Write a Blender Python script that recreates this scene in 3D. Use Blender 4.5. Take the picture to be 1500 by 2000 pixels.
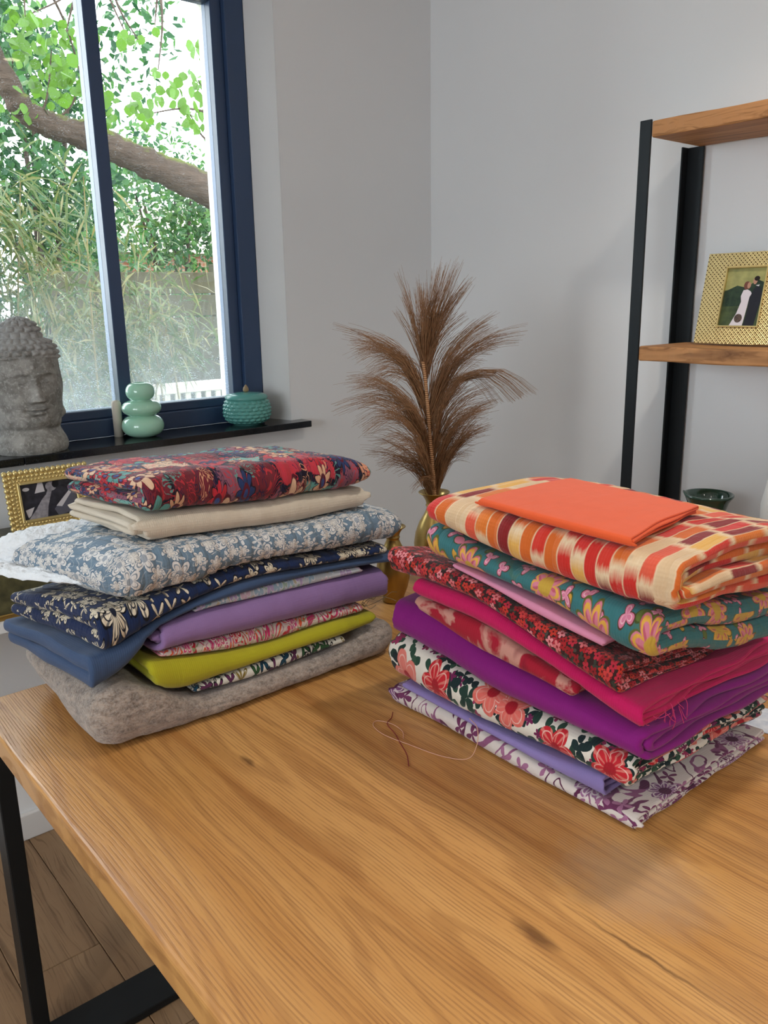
import bpy, bmesh, math, random
import numpy as np
from mathutils import Vector, Matrix
for o in list(bpy.data.objects): bpy.data.objects.remove(o, do_unlink=True)
SC = bpy.context.scene
COL = SC.collection
random.seed(7); RNG = np.random.default_rng(11)
PI = math.pi

# ------------------------------------------------------------------ camera
CAM_H = 1.46
cd = bpy.data.cameras.new('camera'); cam = bpy.data.objects.new('camera', cd); COL.objects.link(cam)
yaw, pitch, roll = 0.695184, 0.252442, -0.0179587
def cam_axes():
    M = np.array([[math.cos(yaw), -math.sin(yaw), 0], [0, 0, -1], [math.sin(yaw), math.cos(yaw), 0]])
    c, s = math.cos(pitch), math.sin(pitch)
    M = np.array([[1, 0, 0], [0, c, -s], [0, s, c]]) @ M
    c, s = math.cos(roll), math.sin(roll)
    return np.array([[c, -s, 0], [s, c, 0], [0, 0, 1]]) @ M
_M = cam_axes()
mw = Matrix.Identity(4)
for i in range(3):
    mw[i][0] = _M[0][i]; mw[i][1] = -_M[1][i]; mw[i][2] = -_M[2][i]
mw[0][3], mw[1][3], mw[2][3] = 0, 0, CAM_H
cam.matrix_world = mw
cd.sensor_fit = 'VERTICAL'; cd.sensor_height = 36; cd.sensor_width = 27; cd.lens = 1614.6 / 2000 * 36
cd.clip_start = 0.02; cd.clip_end = 200
SC.camera = cam
# ------------------------------------------------------------------ world, exposure
SC.view_settings.view_transform = 'Standard'; SC.view_settings.look = 'None'
SC.view_settings.gamma = 1; SC.view_settings.use_curve_mapping = False
SC.view_settings.exposure = 0.42
w = bpy.data.worlds.new('world'); SC.world = w; w.use_nodes = True
bg = w.node_tree.nodes['Background']; bg.inputs[0].default_value = (0.86, 0.94, 1.0, 1); bg.inputs[1].default_value = 7.0
WX, WY = 2.0954, 2.2265          # right wall plane x, window wall plane y
XL, YB, CH = -2.5, -3.0, 2.55    # left wall, rear wall, ceiling height
def portal(name, loc, rot, sx, sy):
    l = bpy.data.lights.new(name, 'AREA'); l.shape = 'RECTANGLE'; l.size = sx; l.size_y = sy
    l.cycles.is_portal = True
    o = bpy.data.objects.new(name, l); COL.objects.link(o); o.location = loc; o.rotation_euler = rot
portal('window_portal', (0.7, 2.62, 1.75), (-PI/2, 0, 0), 1.6, 1.4)
portal('added_side_portal', (-2.52, .15, 1.625), (0, -PI/2, 0), 1.35, 2.1)  # sampling portal for the added side window

# ------------------------------------------------------------------ helpers
def lin(c):
    return tuple(((v/255)/12.92 if v/255 <= 0.04045 else ((v/255+0.055)/1.055)**2.4) for v in c) + (1,)
def lin_c(c): return tuple(v*.84 for v in lin(c)[:3])+(1,)      # dyed cloth
def setp(o, label=None, cat=None, group=None, kind=None):
    if label: o['label'] = label
    if cat: o['category'] = cat
    if group: o['group'] = group
    if kind: o['kind'] = kind
    return o
def empty(name, loc=(0, 0, 0), rz=0):
    o = bpy.data.objects.new(name, None); COL.objects.link(o); o.location = loc; o.rotation_euler = (0, 0, rz)
    o.empty_display_size = 0.05
    return o
def link(name, me, mat=None, parent=None, smooth=False, loc=None):
    if mat is not None and len(me.materials) == 0: me.materials.append(mat)
    if smooth:
        me.polygons.foreach_set('use_smooth', [True]*len(me.polygons))
    o = bpy.data.objects.new(name, me); COL.objects.link(o)
    if parent is not None: o.parent = parent
    if loc is not None: o.location = loc
    return o
def bm_obj(name, bm, mat=None, parent=None, smooth=False, loc=None):
    me = bpy.data.meshes.new(name); bm.normal_update(); bm.to_mesh(me); bm.free()
    return link(name, me, mat, parent, smooth, loc)
def add_box(bm, x0, x1, y0, y1, z0, z1, bev=0.0, seg=2):
    r = bmesh.ops.create_cube(bm, size=1)
    vs = r['verts']
    for v in vs:
        v.co = Vector((x0+(v.co.x+.5)*(x1-x0), y0+(v.co.y+.5)*(y1-y0), z0+(v.co.z+.5)*(z1-z0)))
    if bev > 0:
        es = list({e for v in vs for e in v.link_edges})
        bmesh.ops.bevel(bm, geom=es, offset=bev, segments=seg, profile=.5, affect='EDGES')
def box(name, x0, x1, y0, y1, z0, z1, mat, parent=None, bev=0.0, seg=2):
    bm = bmesh.new(); add_box(bm, x0, x1, y0, y1, z0, z1, bev, seg)
    return bm_obj(name, bm, mat, parent)
def pyd(name, verts, faces, mat=None, parent=None, smooth=True, uv=None):
    me = bpy.data.meshes.new(name)
    verts = np.asarray(verts, dtype=np.float32); faces = np.asarray(faces, dtype=np.int32)
    k = faces.shape[1]
    me.vertices.add(len(verts)); me.vertices.foreach_set('co', verts.ravel())
    me.loops.add(faces.size); me.loops.foreach_set('vertex_index', faces.ravel())
    me.polygons.add(len(faces)); me.polygons.foreach_set('loop_start', np.arange(0, faces.size, k, dtype=np.int32))
    me.polygons.foreach_set('loop_total', np.full(len(faces), k, dtype=np.int32))
    if uv is not None:
        ul = me.uv_layers.new(name='UVMap'); ul.data.foreach_set('uv', np.asarray(uv, dtype=np.float32)[faces.ravel()].ravel())
    me.update(calc_edges=True); me.validate()
    return link(name, me, mat, parent, smooth)
def grid_faces(nu, nv, wrap_u=False, wrap_v=False):
    I = np.arange(nu if wrap_u else nu-1); J = np.arange(nv if wrap_v else nv-1)
    i, j = np.meshgrid(I, J, indexing='ij'); i2, j2 = (i+1) % nu, (j+1) % nv
    return np.stack([i*nv+j, i2*nv+j, i2*nv+j2, i*nv+j2], -1).reshape(-1, 4)
def lathe(name, prof, mat, parent=None, seg=48, loc=(0, 0, 0), flip=False):
    prof = np.array(prof); a = np.linspace(0, 2*PI, seg, endpoint=False)
    r, z = prof[:, 0], prof[:, 1]
    V = np.stack([np.outer(np.cos(a), r), np.outer(np.sin(a), r), np.outer(np.ones(seg), z)], -1).reshape(-1, 3)
    return link_loc(pyd(name, V, grid_faces(seg, len(prof), wrap_u=True), mat, parent), loc)
def link_loc(o, loc): o.location = loc; return o
def smooth_curve(pts, n):
    pts = [np.array(p, float) for p in pts]; P = [2*pts[0]-pts[1]] + pts + [2*pts[-1]-pts[-2]]
    out = []
    per = max(2, n // (len(pts)-1))
    for i in range(1, len(P)-2):
        for t in np.linspace(0, 1, per, endpoint=False):
            a, b, c, d = P[i-1], P[i], P[i+1], P[i+2]
            out.append(.5*((2*b)+(-a+c)*t+(2*a-5*b+4*c-d)*t*t+(-a+3*b-3*c+d)*t**3))
    out.append(pts[-1]); return np.array(out)
def tube_mesh(pts, rad, seg=10):
    pts = np.asarray(pts, float); n = len(pts)
    rad = np.broadcast_to(np.asarray(rad, float), (n,))
    T = np.gradient(pts, axis=0); T /= np.linalg.norm(T, axis=1)[:, None]+1e-12
    up = np.array([0, 0, 1.0]) if abs(T[0][2]) < .9 else np.array([1.0, 0, 0])
    N = np.zeros_like(T); v = np.cross(T[0], up); v /= np.linalg.norm(v)
    for i in range(n):
        v = v-T[i]*(v@T[i]); v /= np.linalg.norm(v)+1e-12; N[i] = v
    B = np.cross(T, N); a = np.linspace(0, 2*PI, seg, endpoint=False)
    V = pts[:, None]+rad[:, None, None]*(np.cos(a)[None, :, None]*N[:, None]+np.sin(a)[None, :, None]*B[:, None])
    F = grid_faces(n, seg, wrap_v=True)
    V = V.reshape(-1, 3)
    caps = []
    for k, ring in ((0, 0), (1, (n-1)*seg)):
        for j in range(1, seg-2, 2):
            q = [ring, ring+j, ring+j+1, ring+j+2]
            caps.append(q[::-1] if k == 0 else q)
    return V, np.vstack([F, np.array(caps)]) if caps else F
def tube(name, pts, rad, mat, parent=None, seg=10):
    V, F = tube_mesh(pts, rad, seg); return pyd(name, V, F, mat, parent)
def merge(parts):
    Vs, Fs, o = [], [], 0
    for V, F in parts: Vs.append(V); Fs.append(np.asarray(F)+o); o += len(V)
    return np.vstack(Vs), np.vstack(Fs)

# ------------------------------------------------------------------ material helper
class NT:
    def __init__(s, name, rough=.8, spec=.3):
        s.mat = bpy.data.materials.new(name); s.mat.use_nodes = True
        s.nt = s.mat.node_tree; s.N = s.nt.nodes; s.L = s.nt.links
        s.b = s.N['Principled BSDF']; s.out = s.N['Material Output']
        s.b.inputs['Roughness'].default_value = rough; s.b.inputs['Specular IOR Level'].default_value = spec
    def put(s, sock, v):
        if isinstance(v, bpy.types.NodeSocket): s.L.new(v, sock)
        else:
            if hasattr(sock, 'default_value'):
                try: sock.default_value = v
                except Exception:
                    sock.default_value = (v, v, v, 1) if sock.type == 'RGBA' else (v, v, v)
    def m(s, op, a, b=0.0, c=0.0, clamp=False):
        n = s.N.new('ShaderNodeMath'); n.operation = op; n.use_clamp = clamp
        s.put(n.inputs[0], a); s.put(n.inputs[1], b); s.put(n.inputs[2], c); return n.outputs[0]
    def vm(s, op, a, b=None, scale=None):
        n = s.N.new('ShaderNodeVectorMath'); n.operation = op; s.put(n.inputs[0], a)
        if b is not None: s.put(n.inputs[1], b)
        if scale is not None: s.put(n.inputs['Scale'], scale)
        return n.outputs['Value'] if op in ('LENGTH', 'DOT_PRODUCT') else n.outputs['Vector']
    def mix(s, f, a, b):
        n = s.N.new('ShaderNodeMix'); n.data_type = 'RGBA'; s.put(n.inputs[0], f)
        s.put(n.inputs['A'] if False else n.inputs[6], a); s.put(n.inputs[7], b); return n.outputs[2]
    def coord(s, kind='UV'):
        n = s.N.new('ShaderNodeTexCoord'); return n.outputs[kind]
    def xyz(s, v):
        n = s.N.new('ShaderNodeSeparateXYZ'); s.put(n.inputs[0], v); return n.outputs
    def comb(s, x, y, z=0.0):
        n = s.N.new('ShaderNodeCombineXYZ'); s.put(n.inputs[0], x); s.put(n.inputs[1], y); s.put(n.inputs[2], z); return n.outputs[0]
    def mapv(s, v, scale=(1, 1, 1), loc=(0, 0, 0), rot=(0, 0, 0)):
        n = s.N.new('ShaderNodeMapping'); s.put(n.inputs[0], v)
        n.inputs['Scale'].default_value = scale; n.inputs['Location'].default_value = loc; n.inputs['Rotation'].default_value = rot
        return n.outputs[0]
    def noise(s, v, scale=5, detail=2, rough=.5, dist=0, color=False):
        n = s.N.new('ShaderNodeTexNoise'); s.put(n.inputs['Vector'], v); s.put(n.inputs['Scale'], scale)
        n.inputs['Detail'].default_value = detail; n.inputs['Roughness'].default_value = rough; n.inputs['Distortion'].default_value = dist
        return n.outputs['Color' if color else 'Fac']
    def voro(s, v, scale=1, rnd=1.0, feat='F1', dims='2D'):
        n = s.N.new('ShaderNodeTexVoronoi'); n.voronoi_dimensions = dims; n.feature = feat
        s.put(n.inputs['Vector'], v); n.inputs['Scale'].default_value = scale; n.inputs['Randomness'].default_value = rnd
        return n.outputs
    def ramp(s, f, stops, interp='LINEAR'):
        n = s.N.new('ShaderNodeValToRGB'); s.put(n.inputs[0], f); r = n.color_ramp; r.interpolation = interp
        while len(r.elements) > 1: r.elements.remove(r.elements[-1])
        r.elements[0].position = stops[0][0]; r.elements[0].color = stops[0][1]
        for p, c in stops[1:]:
            e = r.elements.new(p); e.color = c
        return n.outputs[0]
    def step(s, d, w=.02, at=0.0):
        n = s.N.new('ShaderNodeMapRange'); s.put(n.inputs[0], d); n.inputs[1].default_value = at; n.inputs[2].default_value = at+w
        n.inputs[3].default_value = 0; n.inputs[4].default_value = 1; n.clamp = True; return n.outputs[0]
    def bump(s, h, strength=.3, dist=.002, normal=None):
        n = s.N.new('ShaderNodeBump'); s.put(n.inputs['Height'], h); n.inputs['Strength'].default_value = strength; n.inputs['Distance'].default_value = dist
        if normal is not None: s.L.new(normal, n.inputs['Normal'])
        s.L.new(n.outputs[0], s.b.inputs['Normal']); return n.outputs[0]
    def base(s, c): s.put(s.b.inputs['Base Color'], c)
    def flower(s, v, scale, n, R, k=1.0, off=(0, 0, 0), rnd=.7, lo=.4, fixed_rot=None):
        vv = s.mapv(v, (scale, scale, scale), off)
        o = s.voro(vv, 1, rnd)
        rel = s.vm('SUBTRACT', vv, o['Position']); x, y, _ = s.xyz(rel)
        r = s.vm('LENGTH', rel); cr, cg, cb = s.xyz(o['Color'])
        ang = s.m('ADD', s.m('ARCTAN2', y, x), s.m('MULTIPLY', cr, 6.28) if fixed_rot is None else fixed_rot)
        c = s.m('ABSOLUTE', s.m('COSINE', s.m('MULTIPLY', ang, n/2)))
        if k != 1: c = s.m('POWER', c, k)
        bnd = s.m('MULTIPLY', R, s.m('ADD', lo, s.m('MULTIPLY', c, 1-lo)))
        return dict(d=s.m('SUBTRACT', bnd, r), r=r, ang=ang, r1=cg, r2=cb, c=c)
    def pick(s, rnd, cols):
        return s.ramp(rnd, [(i/len(cols), c) for i, c in enumerate(cols)], 'CONSTANT')
def plain(name, rgb, rough=.7, spec=.3, metal=0.0, bump=None, vary=0.0, coord='Object'):
    t = NT(name, rough, spec); t.b.inputs['Metallic'].default_value = metal
    c = lin(rgb)
    if vary or bump: co = t.coord(coord)
    if vary:
        d = tuple(x*(1-vary) for x in c[:3])+(1,); u = tuple(min(1, x*(1+vary)) for x in c[:3])+(1,)
        t.base(t.mix(t.noise(co, 6, 4), d, u))
    else: t.base(c)
    if bump: t.bump(t.noise(co, bump[0], 4), bump[1], bump[2])
    return t.mat
def cloth_weave(t, uv, freq=900, amt=.25, quilt=None):
    x, y, _ = t.xyz(uv)
    h = t.m('ADD', t.m('SINE', t.m('MULTIPLY', x, freq)), t.m('SINE', t.m('MULTIPLY', y, freq)))
    wr = t.noise(uv, 14, 3); h = t.m('ADD', t.m('MULTIPLY', h, .06), t.m('MULTIPLY', wr, 2.2))
    if quilt:
        yy = t.m('ADD', y, t.m('MULTIPLY', t.noise(uv, 26, 2), .012)); pk = t.m('ABSOLUTE', t.m('SINE', t.m('MULTIPLY', yy, PI/quilt)))
        h = t.m('ADD', h, t.m('MULTIPLY', t.m('POWER', pk, .5), 1.6)); h = t.m('ADD', h, t.m('MULTIPLY', t.noise(t.mapv(uv, (90, 40, 1)), 1, 2), 1.2))
    nl = t.noise(t.mapv(uv, (5, 16, 1)), 1, 3, .6, 1.2); h = t.m('ADD', h, t.m('MULTIPLY', nl, 2.0))
    t.bump(h, amt, .004)
    t.b.inputs['Sheen Weight'].default_value = .15; t.b.inputs['Sheen Roughness'].default_value = .5
def plain_cloth(name, rgb, amt=.25, rough=.85, freq=1800, vary=.1, twill=False):
    t = NT(name, rough, .2); uv = t.coord('UV')
    c = lin_c(rgb); d = tuple(v*(1-vary) for v in c[:3])+(1,)
    t.base(t.mix(t.noise(uv, 40, 4), c, d)); cloth_weave(t, uv, freq, amt)
    return t.mat
def floral(name, bgc, layers, quilt=None, amt=.25, rough=.85, dist=.004, bgvar=None):
    """printed cotton: motif layers painted one over another in the cloth's own uv (metres)"""
    t = NT(name, rough, .2); uv = t.coord('UV')
    dn = t.noise(uv, 60, 2, color=True)
    v = t.vm('ADD', uv, t.vm('SCALE', t.vm('SUBTRACT', dn, (.5, .5, .5)), scale=dist))
    col = lin_c(bgc)
    if bgvar: col = t.mix(t.step(t.noise(uv, bgvar[1], 2), .15, .45), col, lin_c(bgvar[0]))
    for L in layers:
        kind = L.get('kind', 'flower')
        if kind == 'flower':
            f = t.flower(v, L['s'], L.get('n', 5), L.get('R', .42), L.get('k', 1), (L.get('o', 0), L.get('o', 0)*.7, 0), L.get('rnd', .7), L.get('lo', .4))
            c = t.pick(f['r2'], [lin_c(q) for q in L['c']]) if len(L['c']) > 1 else lin_c(L['c'][0])
            if 'vein' in L:
                vn = t.step(t.m('SINE', t.m('MULTIPLY', f['ang'], L.get('vn', 10))), .4, .3)
                c = t.mix(t.m('MULTIPLY', vn, .8), c, lin_c(L['vein']))
            if 'shade' in L: c = t.mix(t.step(f['r'], L.get('R', .42)*.9, 0), lin_c(L['shade']), c)
            keep = t.step(f['r1'], .001, 1-L.get('p', 1.0)) if L.get('p', 1) < 1 else 1.0
            if 'edge' in L:
                me = t.step(f['d'], .015, -L['edge'][1])
                col = t.mix(t.m('MULTIPLY', me, keep), col, lin_c(L['edge'][0]))
            col = t.mix(t.m('MULTIPLY', t.step(f['d'], .015, 0), keep), col, c)
            if 'inner' in L:   # an outlined ring inside the petals
                ring = t.m('MULTIPLY', t.step(f['d'], .012, L['inner'][1]), t.m('SUBTRACT', 1.0, t.step(f['d'], .012, L['inner'][1]+L['inner'][2])))
                col = t.mix(t.m('MULTIPLY', ring, keep), col, lin_c(L['inner'][0]))
            if 'mid' in L:
                col = t.mix(t.m('MULTIPLY', t.m('SUBTRACT', 1.0, t.step(f['r'], .02, L['mid'][1])), keep), col, lin_c(L['mid'][0]))
        elif kind == 'swirl':
            nz = t.noise(t.mapv(v, (1, 1, 1), (L.get('o', 0), 0, 0)), L['s'], 1.5, .5, L.get('dist', 1.5))
            h = t.m('SINE', t.m('MULTIPLY', nz, L.get('f', 60)))
            c = t.ramp(t.noise(v, L['s']*.8, 1), [(i/len(L['c'])*.4+.3, lin_c(q)) for i, q in enumerate(L['c'])], 'CONSTANT')
            col = t.mix(t.step(h, .12, L.get('t', .3)), col, c)
        elif kind == 'blot':
            nz = t.noise(t.mapv(v, L.get('sc', (1, 1, 1)), (L.get('o', 0), 0, 0)), L['s'], L.get('det', 3), .55, L.get('dist', 0))
            col = t.mix(t.step(nz, L.get('w', .02), L.get('t', .55)), col, lin_c(L['c'][0]))
    t.base(col); cloth_weave(t, uv, 1500, amt+(.2 if quilt else 0), quilt)
    return t.mat

# ------------------------------------------------------------------ room materials
M = {}
def wall_mat(name, rgb):
    t = NT(name, .9, .15); co = t.coord('Object')
    c = lin(rgb); d = tuple(x*.965 for x in c[:3])+(1,)
    t.base(t.mix(t.noise(co, 3, 3), c, d))
    t.bump(t.m('ADD', t.noise(co, 90, 3), t.m('MULTIPLY', t.noise(co, 4, 2), 2.0)), .06, .004)
    return t.mat
M['wall'] = wall_mat('wall_paint', (234, 235, 236))
M['ceiling'] = wall_mat('ceiling_paint', (238, 237, 234))
M['trim'] = plain('trim_paint', (225, 223, 221), .45, .4)
M['anthracite'] = plain('anthracite_frame', (52, 72, 104), .36, .5)
def granite():
    t = NT('black_granite', .12, .5); co = t.coord('Object')
    sp = t.step(t.noise(co, 420, 2, .7), .1, .6)
    t.base(t.mix(sp, lin((17, 20, 25)), lin((62, 68, 74)))); t.b.inputs['Roughness'].default_value = .16
    return t.mat
M['granite'] = granite()
def render_mat():
    t = NT('exterior_render', .95, .1); co = t.coord('Object')
    t.base(t.mix(t.noise(co, 60, 4), lin((226, 220, 210)), lin((190, 182, 172)))); t.bump(t.noise(co, 140, 4), .6, .006)
    return t.mat
M['render'] = render_mat()
def glass_mat():
    t = NT('dirty_window_glass'); N, L = t.N, t.L
    co = t.coord('Object'); x, y, z = t.xyz(co)
    tr = N.new('ShaderNodeBsdfTransparent'); tr.inputs[0].default_value = (.97, .985, .98, 1)
    gl = N.new('ShaderNodeBsdfGlossy'); gl.inputs['Roughness'].default_value = .02
    fr = N.new('ShaderNodeFresnel'); fr.inputs[0].default_value = 1.45
    m1 = N.new('ShaderNodeMixShader'); L.new(fr.outputs[0], m1.inputs[0]); L.new(tr.outputs[0], m1.inputs[1]); L.new(gl.outputs[0], m1.inputs[2])
    tl = N.new('ShaderNodeBsdfTranslucent'); tl.inputs[0].default_value = (.56, .62, .66, 1)
    df = N.new('ShaderNodeBsdfDiffuse'); df.inputs[0].default_value = (.6, .66, .70, 1)
    a = N.new('ShaderNodeMixShader'); a.inputs[0].default_value = .35; L.new(tl.outputs[0], a.inputs[1]); L.new(df.outputs[0], a.inputs[2])
    p = t.comb(x, z)
    spots = t.m('MULTIPLY', t.step(t.voro(p, 170, 1)['Distance'], -.10, .22), t.step(t.noise(p, 40, 2), .2, .42))
    fine = t.m('MULTIPLY', t.step(t.voro(p, 420, 1)['Distance'], -.16, .30), .55)
    # dried splash film that rain throws up from the outside ledge: densest low on the pane
    low = t.m('MULTIPLY', t.step(t.m('SUBTRACT', 1.70, t.m('ADD', z, t.m('MULTIPLY', t.noise(p, 9, 4, .6), .25))), .50, 0), 1.0)
    film = t.m('MULTIPLY', low, t.m('ADD', .10, t.m('MULTIPLY', t.noise(p, 70, 5, .7), .26)))
    dens = t.m('ADD', .28, t.m('MULTIPLY', low, .8))
    fac = t.m('ADD', film, t.m('MULTIPLY', t.m('MAXIMUM', spots, t.m('MULTIPLY', fine, low)), t.m('MULTIPLY', dens, .6)), clamp=True)
    m2 = N.new('ShaderNodeMixShader'); L.new(fac, m2.inputs[0]); L.new(m1.outputs[0], m2.inputs[1]); L.new(a.outputs[0], m2.inputs[2])
    L.new(m2.outputs[0], t.out.inputs[0]); return t.mat
M['glass'] = glass_mat()
def clear_glass():
    t = NT('clear_glass'); N, L = t.N, t.L
    tr = N.new('ShaderNodeBsdfTransparent'); gl = N.new('ShaderNodeBsdfGlossy'); gl.inputs['Roughness'].default_value = .01
    m1 = N.new('ShaderNodeMixShader'); m1.inputs[0].default_value = .06; L.new(tr.outputs[0], m1.inputs[1]); L.new(gl.outputs[0], m1.inputs[2])
    L.new(m1.outputs[0], t.out.inputs[0]); return t.mat
M['clear'] = clear_glass()
def oak(name, base, dark, light, rough=.42, scale=1.0, knots=True, along='y', spec=.4, rand=False):
    t = NT(name, rough, spec); co = t.coord('Object')
    if rand:
        oi = t.N.new('ShaderNodeObjectInfo'); r7 = t.m('MULTIPLY', oi.outputs['Random'], 37.0)
        co = t.vm('ADD', co, t.comb(r7, t.m('MULTIPLY', r7, 1.7), 0.0))
    if along == 'x': co = t.mapv(co, rot=(0, 0, PI/2))
    warp = t.noise(t.mapv(co, (5*scale, .9*scale, 5*scale)), 1, 3, .55)
    x, y, z = t.xyz(co)
    xx = t.m('ADD', x, t.m('MULTIPLY', warp, .22/scale))
    p = t.comb(xx, y, z)
    rings = t.noise(t.mapv(p, (16*scale, .35*scale, 6)), 1, 2, .5)
    col = t.mix(t.step(rings, .35, .33), lin(base), lin(light))
    col = t.mix(t.step(t.noise(t.mapv(p, (30*scale, .5*scale, 9), (3, 0, 0)), 1, 3), .2, .52), col, lin(dark))
    pores = t.noise(t.mapv(p, (230*scale, 5*scale, 60)), 1, 2, .6)
    pm = t.step(pores, .12, .53)
    col = t.mix(t.m('MULTIPLY', pm, .45), col, lin(dark))
    fl = t.noise(t.mapv(co, (26*scale, 26*scale, 20)), 1, 2)
    col = t.mix(t.m('MULTIPLY', t.step(fl, .2, .55), .25), col, lin(light))
    if knots:
        o = t.voro(t.mapv(co, (1.7, 1.1, 1), (.31, .18, 0)), 1, 1)
        kd = t.m('SUBTRACT', .05, o['Distance']); col = t.mix(t.m('MULTIPLY', t.step(kd, .05, -.03), .8), col, lin(tuple(c*.45 for c in dark)))
    t.base(col)
    t.bump(t.m('SUBTRACT', 1.0, pm), .18, .0012)
    rg = t.m('ADD', rough, t.m('MULTIPLY', pm, .15)); t.put(t.b.inputs['Roughness'], rg)
    return t.mat
def table_oak():
    t = NT('oiled_oak', .34, .45); co = t.coord('Object'); x, y, z = t.xyz(co)
    warp = t.noise(t.mapv(co, (3.2, .8, 3)), 1, 3, .5)
    p = t.comb(t.m('ADD', x, t.m('MULTIPLY', warp, .10)), y, z)
    band = t.noise(t.mapv(p, (11, .30, 4)), 1, 2, .5)
    col = t.mix(t.step(band, .4, .3), lin((180, 126, 66)), lin((206, 156, 94)))
    col = t.mix(t.m('MULTIPLY', t.step(t.noise(t.mapv(p, (24, .45, 6), (3, 0, 0)), 1, 3), .2, .55), .6), col, lin((150, 94, 44)))
    # cathedral figure: nested growth-ring lines along the middle boards
    ring = t.m('SINE', t.m('MULTIPLY', t.noise(t.mapv(p, (5, .55, 3), (.7, .2, 0)), 1, 2, .5), 150))
    col = t.mix(t.m('MULTIPLY', t.step(ring, .5, .35), .28), col, lin((128, 78, 36)))
    lines = t.m('SINE', t.m('MULTIPLY', t.m('ADD', t.m('ADD', x, t.m('MULTIPLY', warp, .10)), t.m('MULTIPLY', t.noise(t.mapv(co, (30, 3, 9)), 1, 2), .006)), 2*PI/.0052))
    brk = t.noise(t.mapv(co, (120, 14, 20)), 1, 3, .6)
    pm = t.m('MULTIPLY', t.step(lines, .5, .1), t.step(brk, .2, .36))
    col = t.mix(t.m('MULTIPLY', pm, .42), col, lin((122, 74, 34)))
    for kx, ky, ax, ay in ((.333, .965, 75, 26), (.40, .87, 300, 9), (.28, 1.50, 130, 40)):      # knot, its crack, a smaller knot
        kd = t.vm('LENGTH', t.vm('MULTIPLY', t.vm('SUBTRACT', t.vm('ADD', co, t.vm('SCALE', t.noise(co, 30, 3, color=True), scale=.012)), (kx, ky, TZ)), (ax, ay, 0)))
        col = t.mix(t.m('MULTIPLY', t.m('SUBTRACT', 1.0, t.step(kd, .7, .3)), .7), col, lin((84, 52, 28)))
    # pale worn water stain
    st = t.vm('LENGTH', t.vm('MULTIPLY', t.vm('SUBTRACT', co, (.49, .937, TZ)), (11, 8.5, 1)))
    sm = t.m('MULTIPLY', t.m('SUBTRACT', 1.0, t.step(t.m('ADD', st, t.m('MULTIPLY', t.noise(co, 40, 4, .7), .7)), .6, .75)), .42)
    col = t.mix(sm, col, lin((176, 150, 122)))
    t.base(col); t.bump(t.m('SUBTRACT', 1.0, pm), .2, .001)
    t.put(t.b.inputs['Roughness'], t.m('ADD', .33, t.m('ADD', t.m('MULTIPLY', pm, .12), t.m('MULTIPLY', sm, .5)))); return t.mat
TZ = .76
M['table'] = table_oak()
M['plank'] = oak('floor_oak', (142, 112, 82), (92, 68, 46), (160, 130, 98), .5, 1.0, True, rand=True)
M['pine'] = oak('rustic_pine', (166, 113, 66), (96, 60, 32), (190, 138, 88), .6, 1.3, False, rand=True)
M['steel'] = plain('blackened_steel', (36, 40, 43), .45, .5, .6, (40, .12, .003), .25)
M['brass'] = plain('aged_brass', (176, 148, 88), .32, .5, .9, (30, .06, .004), .25)

# ------------------------------------------------------------------ room shell
fl = setp(empty('floor'), 'brown oak plank floor under the dining table', 'floor', kind='structure')
pm_cache = {}
PW = .184; x = .521-PW*17; k = 0
while x < WX:
    offs = 1.70 if abs(x-.337) < .01 else 1.70+(.57 if k % 2 else -.42)+.21*((k*7) % 5)
    y = offs-1.75*4
    while y < WY:
        y0, y1 = max(y, YB), min(y+1.75, WY)
        if y1-y0 > .05:
            bm = bmesh.new(); x1 = min(x+PW, WX)
            add_box(bm, 0, x1-max(x, XL)-.0016, 0, y1-y0-.0016, -.02, 0, .0014, 1)
            o = bm_obj('plank', bm, M['plank'], fl, loc=(max(x, XL), y0, 0))
        y += 1.75
    x += PW; k += 1
def struct(name, bm, mat, label, cat): return setp(bm_obj(name, bm, mat), label, cat, kind='structure')
bm = bmesh.new(); add_box(bm, XL-.2, WX+.2, YB-.2, WY+.375, -.2, -.021); struct('floor_slab', bm, plain('screed', (90, 80, 70)), 'screed slab below the floor boards', 'floor')
# window wall with the opening (x -0.05..1.475, z 1.066..2.40)
OX0, OX1, OZ0, OZ1, WT = -.05, 1.475, 1.066, 2.42, .375
bm = bmesh.new()
add_box(bm, XL, OX0, WY, WY+WT, 0, CH); add_box(bm, OX1, WX+.2, WY, WY+WT, 0, CH)
add_box(bm, OX0, OX1, WY, WY+WT, 0, OZ0); add_box(bm, OX0, OX1, WY, WY+WT, OZ1, CH)
struct('wall_back', bm, M['wall'], 'pale grey painted wall around the garden window', 'wall')
bm = bmesh.new(); add_box(bm, WX, WX+.2, YB, WY, 0, CH); struct('wall_right', bm, M['wall'], 'pale grey painted wall behind the steel and wood shelving', 'wall')
bm = bmesh.new(); add_box(bm, XL, WX, YB-.2, YB, 0, CH); struct('wall_front', bm, M['wall'], 'pale painted wall at the rear of the room', 'wall')
DY0, DY1, DZ0, DZ1 = -.9, 1.2, .95, 2.3
bm = bmesh.new(); add_box(bm, XL-.2, XL, YB, DY0, 0, CH); add_box(bm, XL-.2, XL, DY1, WY, 0, CH); add_box(bm, XL-.2, XL, DY0, DY1, DZ1, CH); add_box(bm, XL-.2, XL, DY0, DY1, 0, DZ0)
struct('wall_left', bm, M['wall'], 'pale painted wall with the opening for the added side window', 'wall')
bm = bmesh.new(); add_box(bm, XL-.2, WX+.2, YB-.2, WY+WT, CH, CH+.15); struct('ceiling', bm, M['ceiling'], 'white painted ceiling', 'ceiling')
def board(name, x0, x1, y0, y1, label):
    bm = bmesh.new(); add_box(bm, x0, x1, y0, y1, 0, .08, .004, 2); struct(name, bm, M['trim'], label, 'baseboard')
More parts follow.
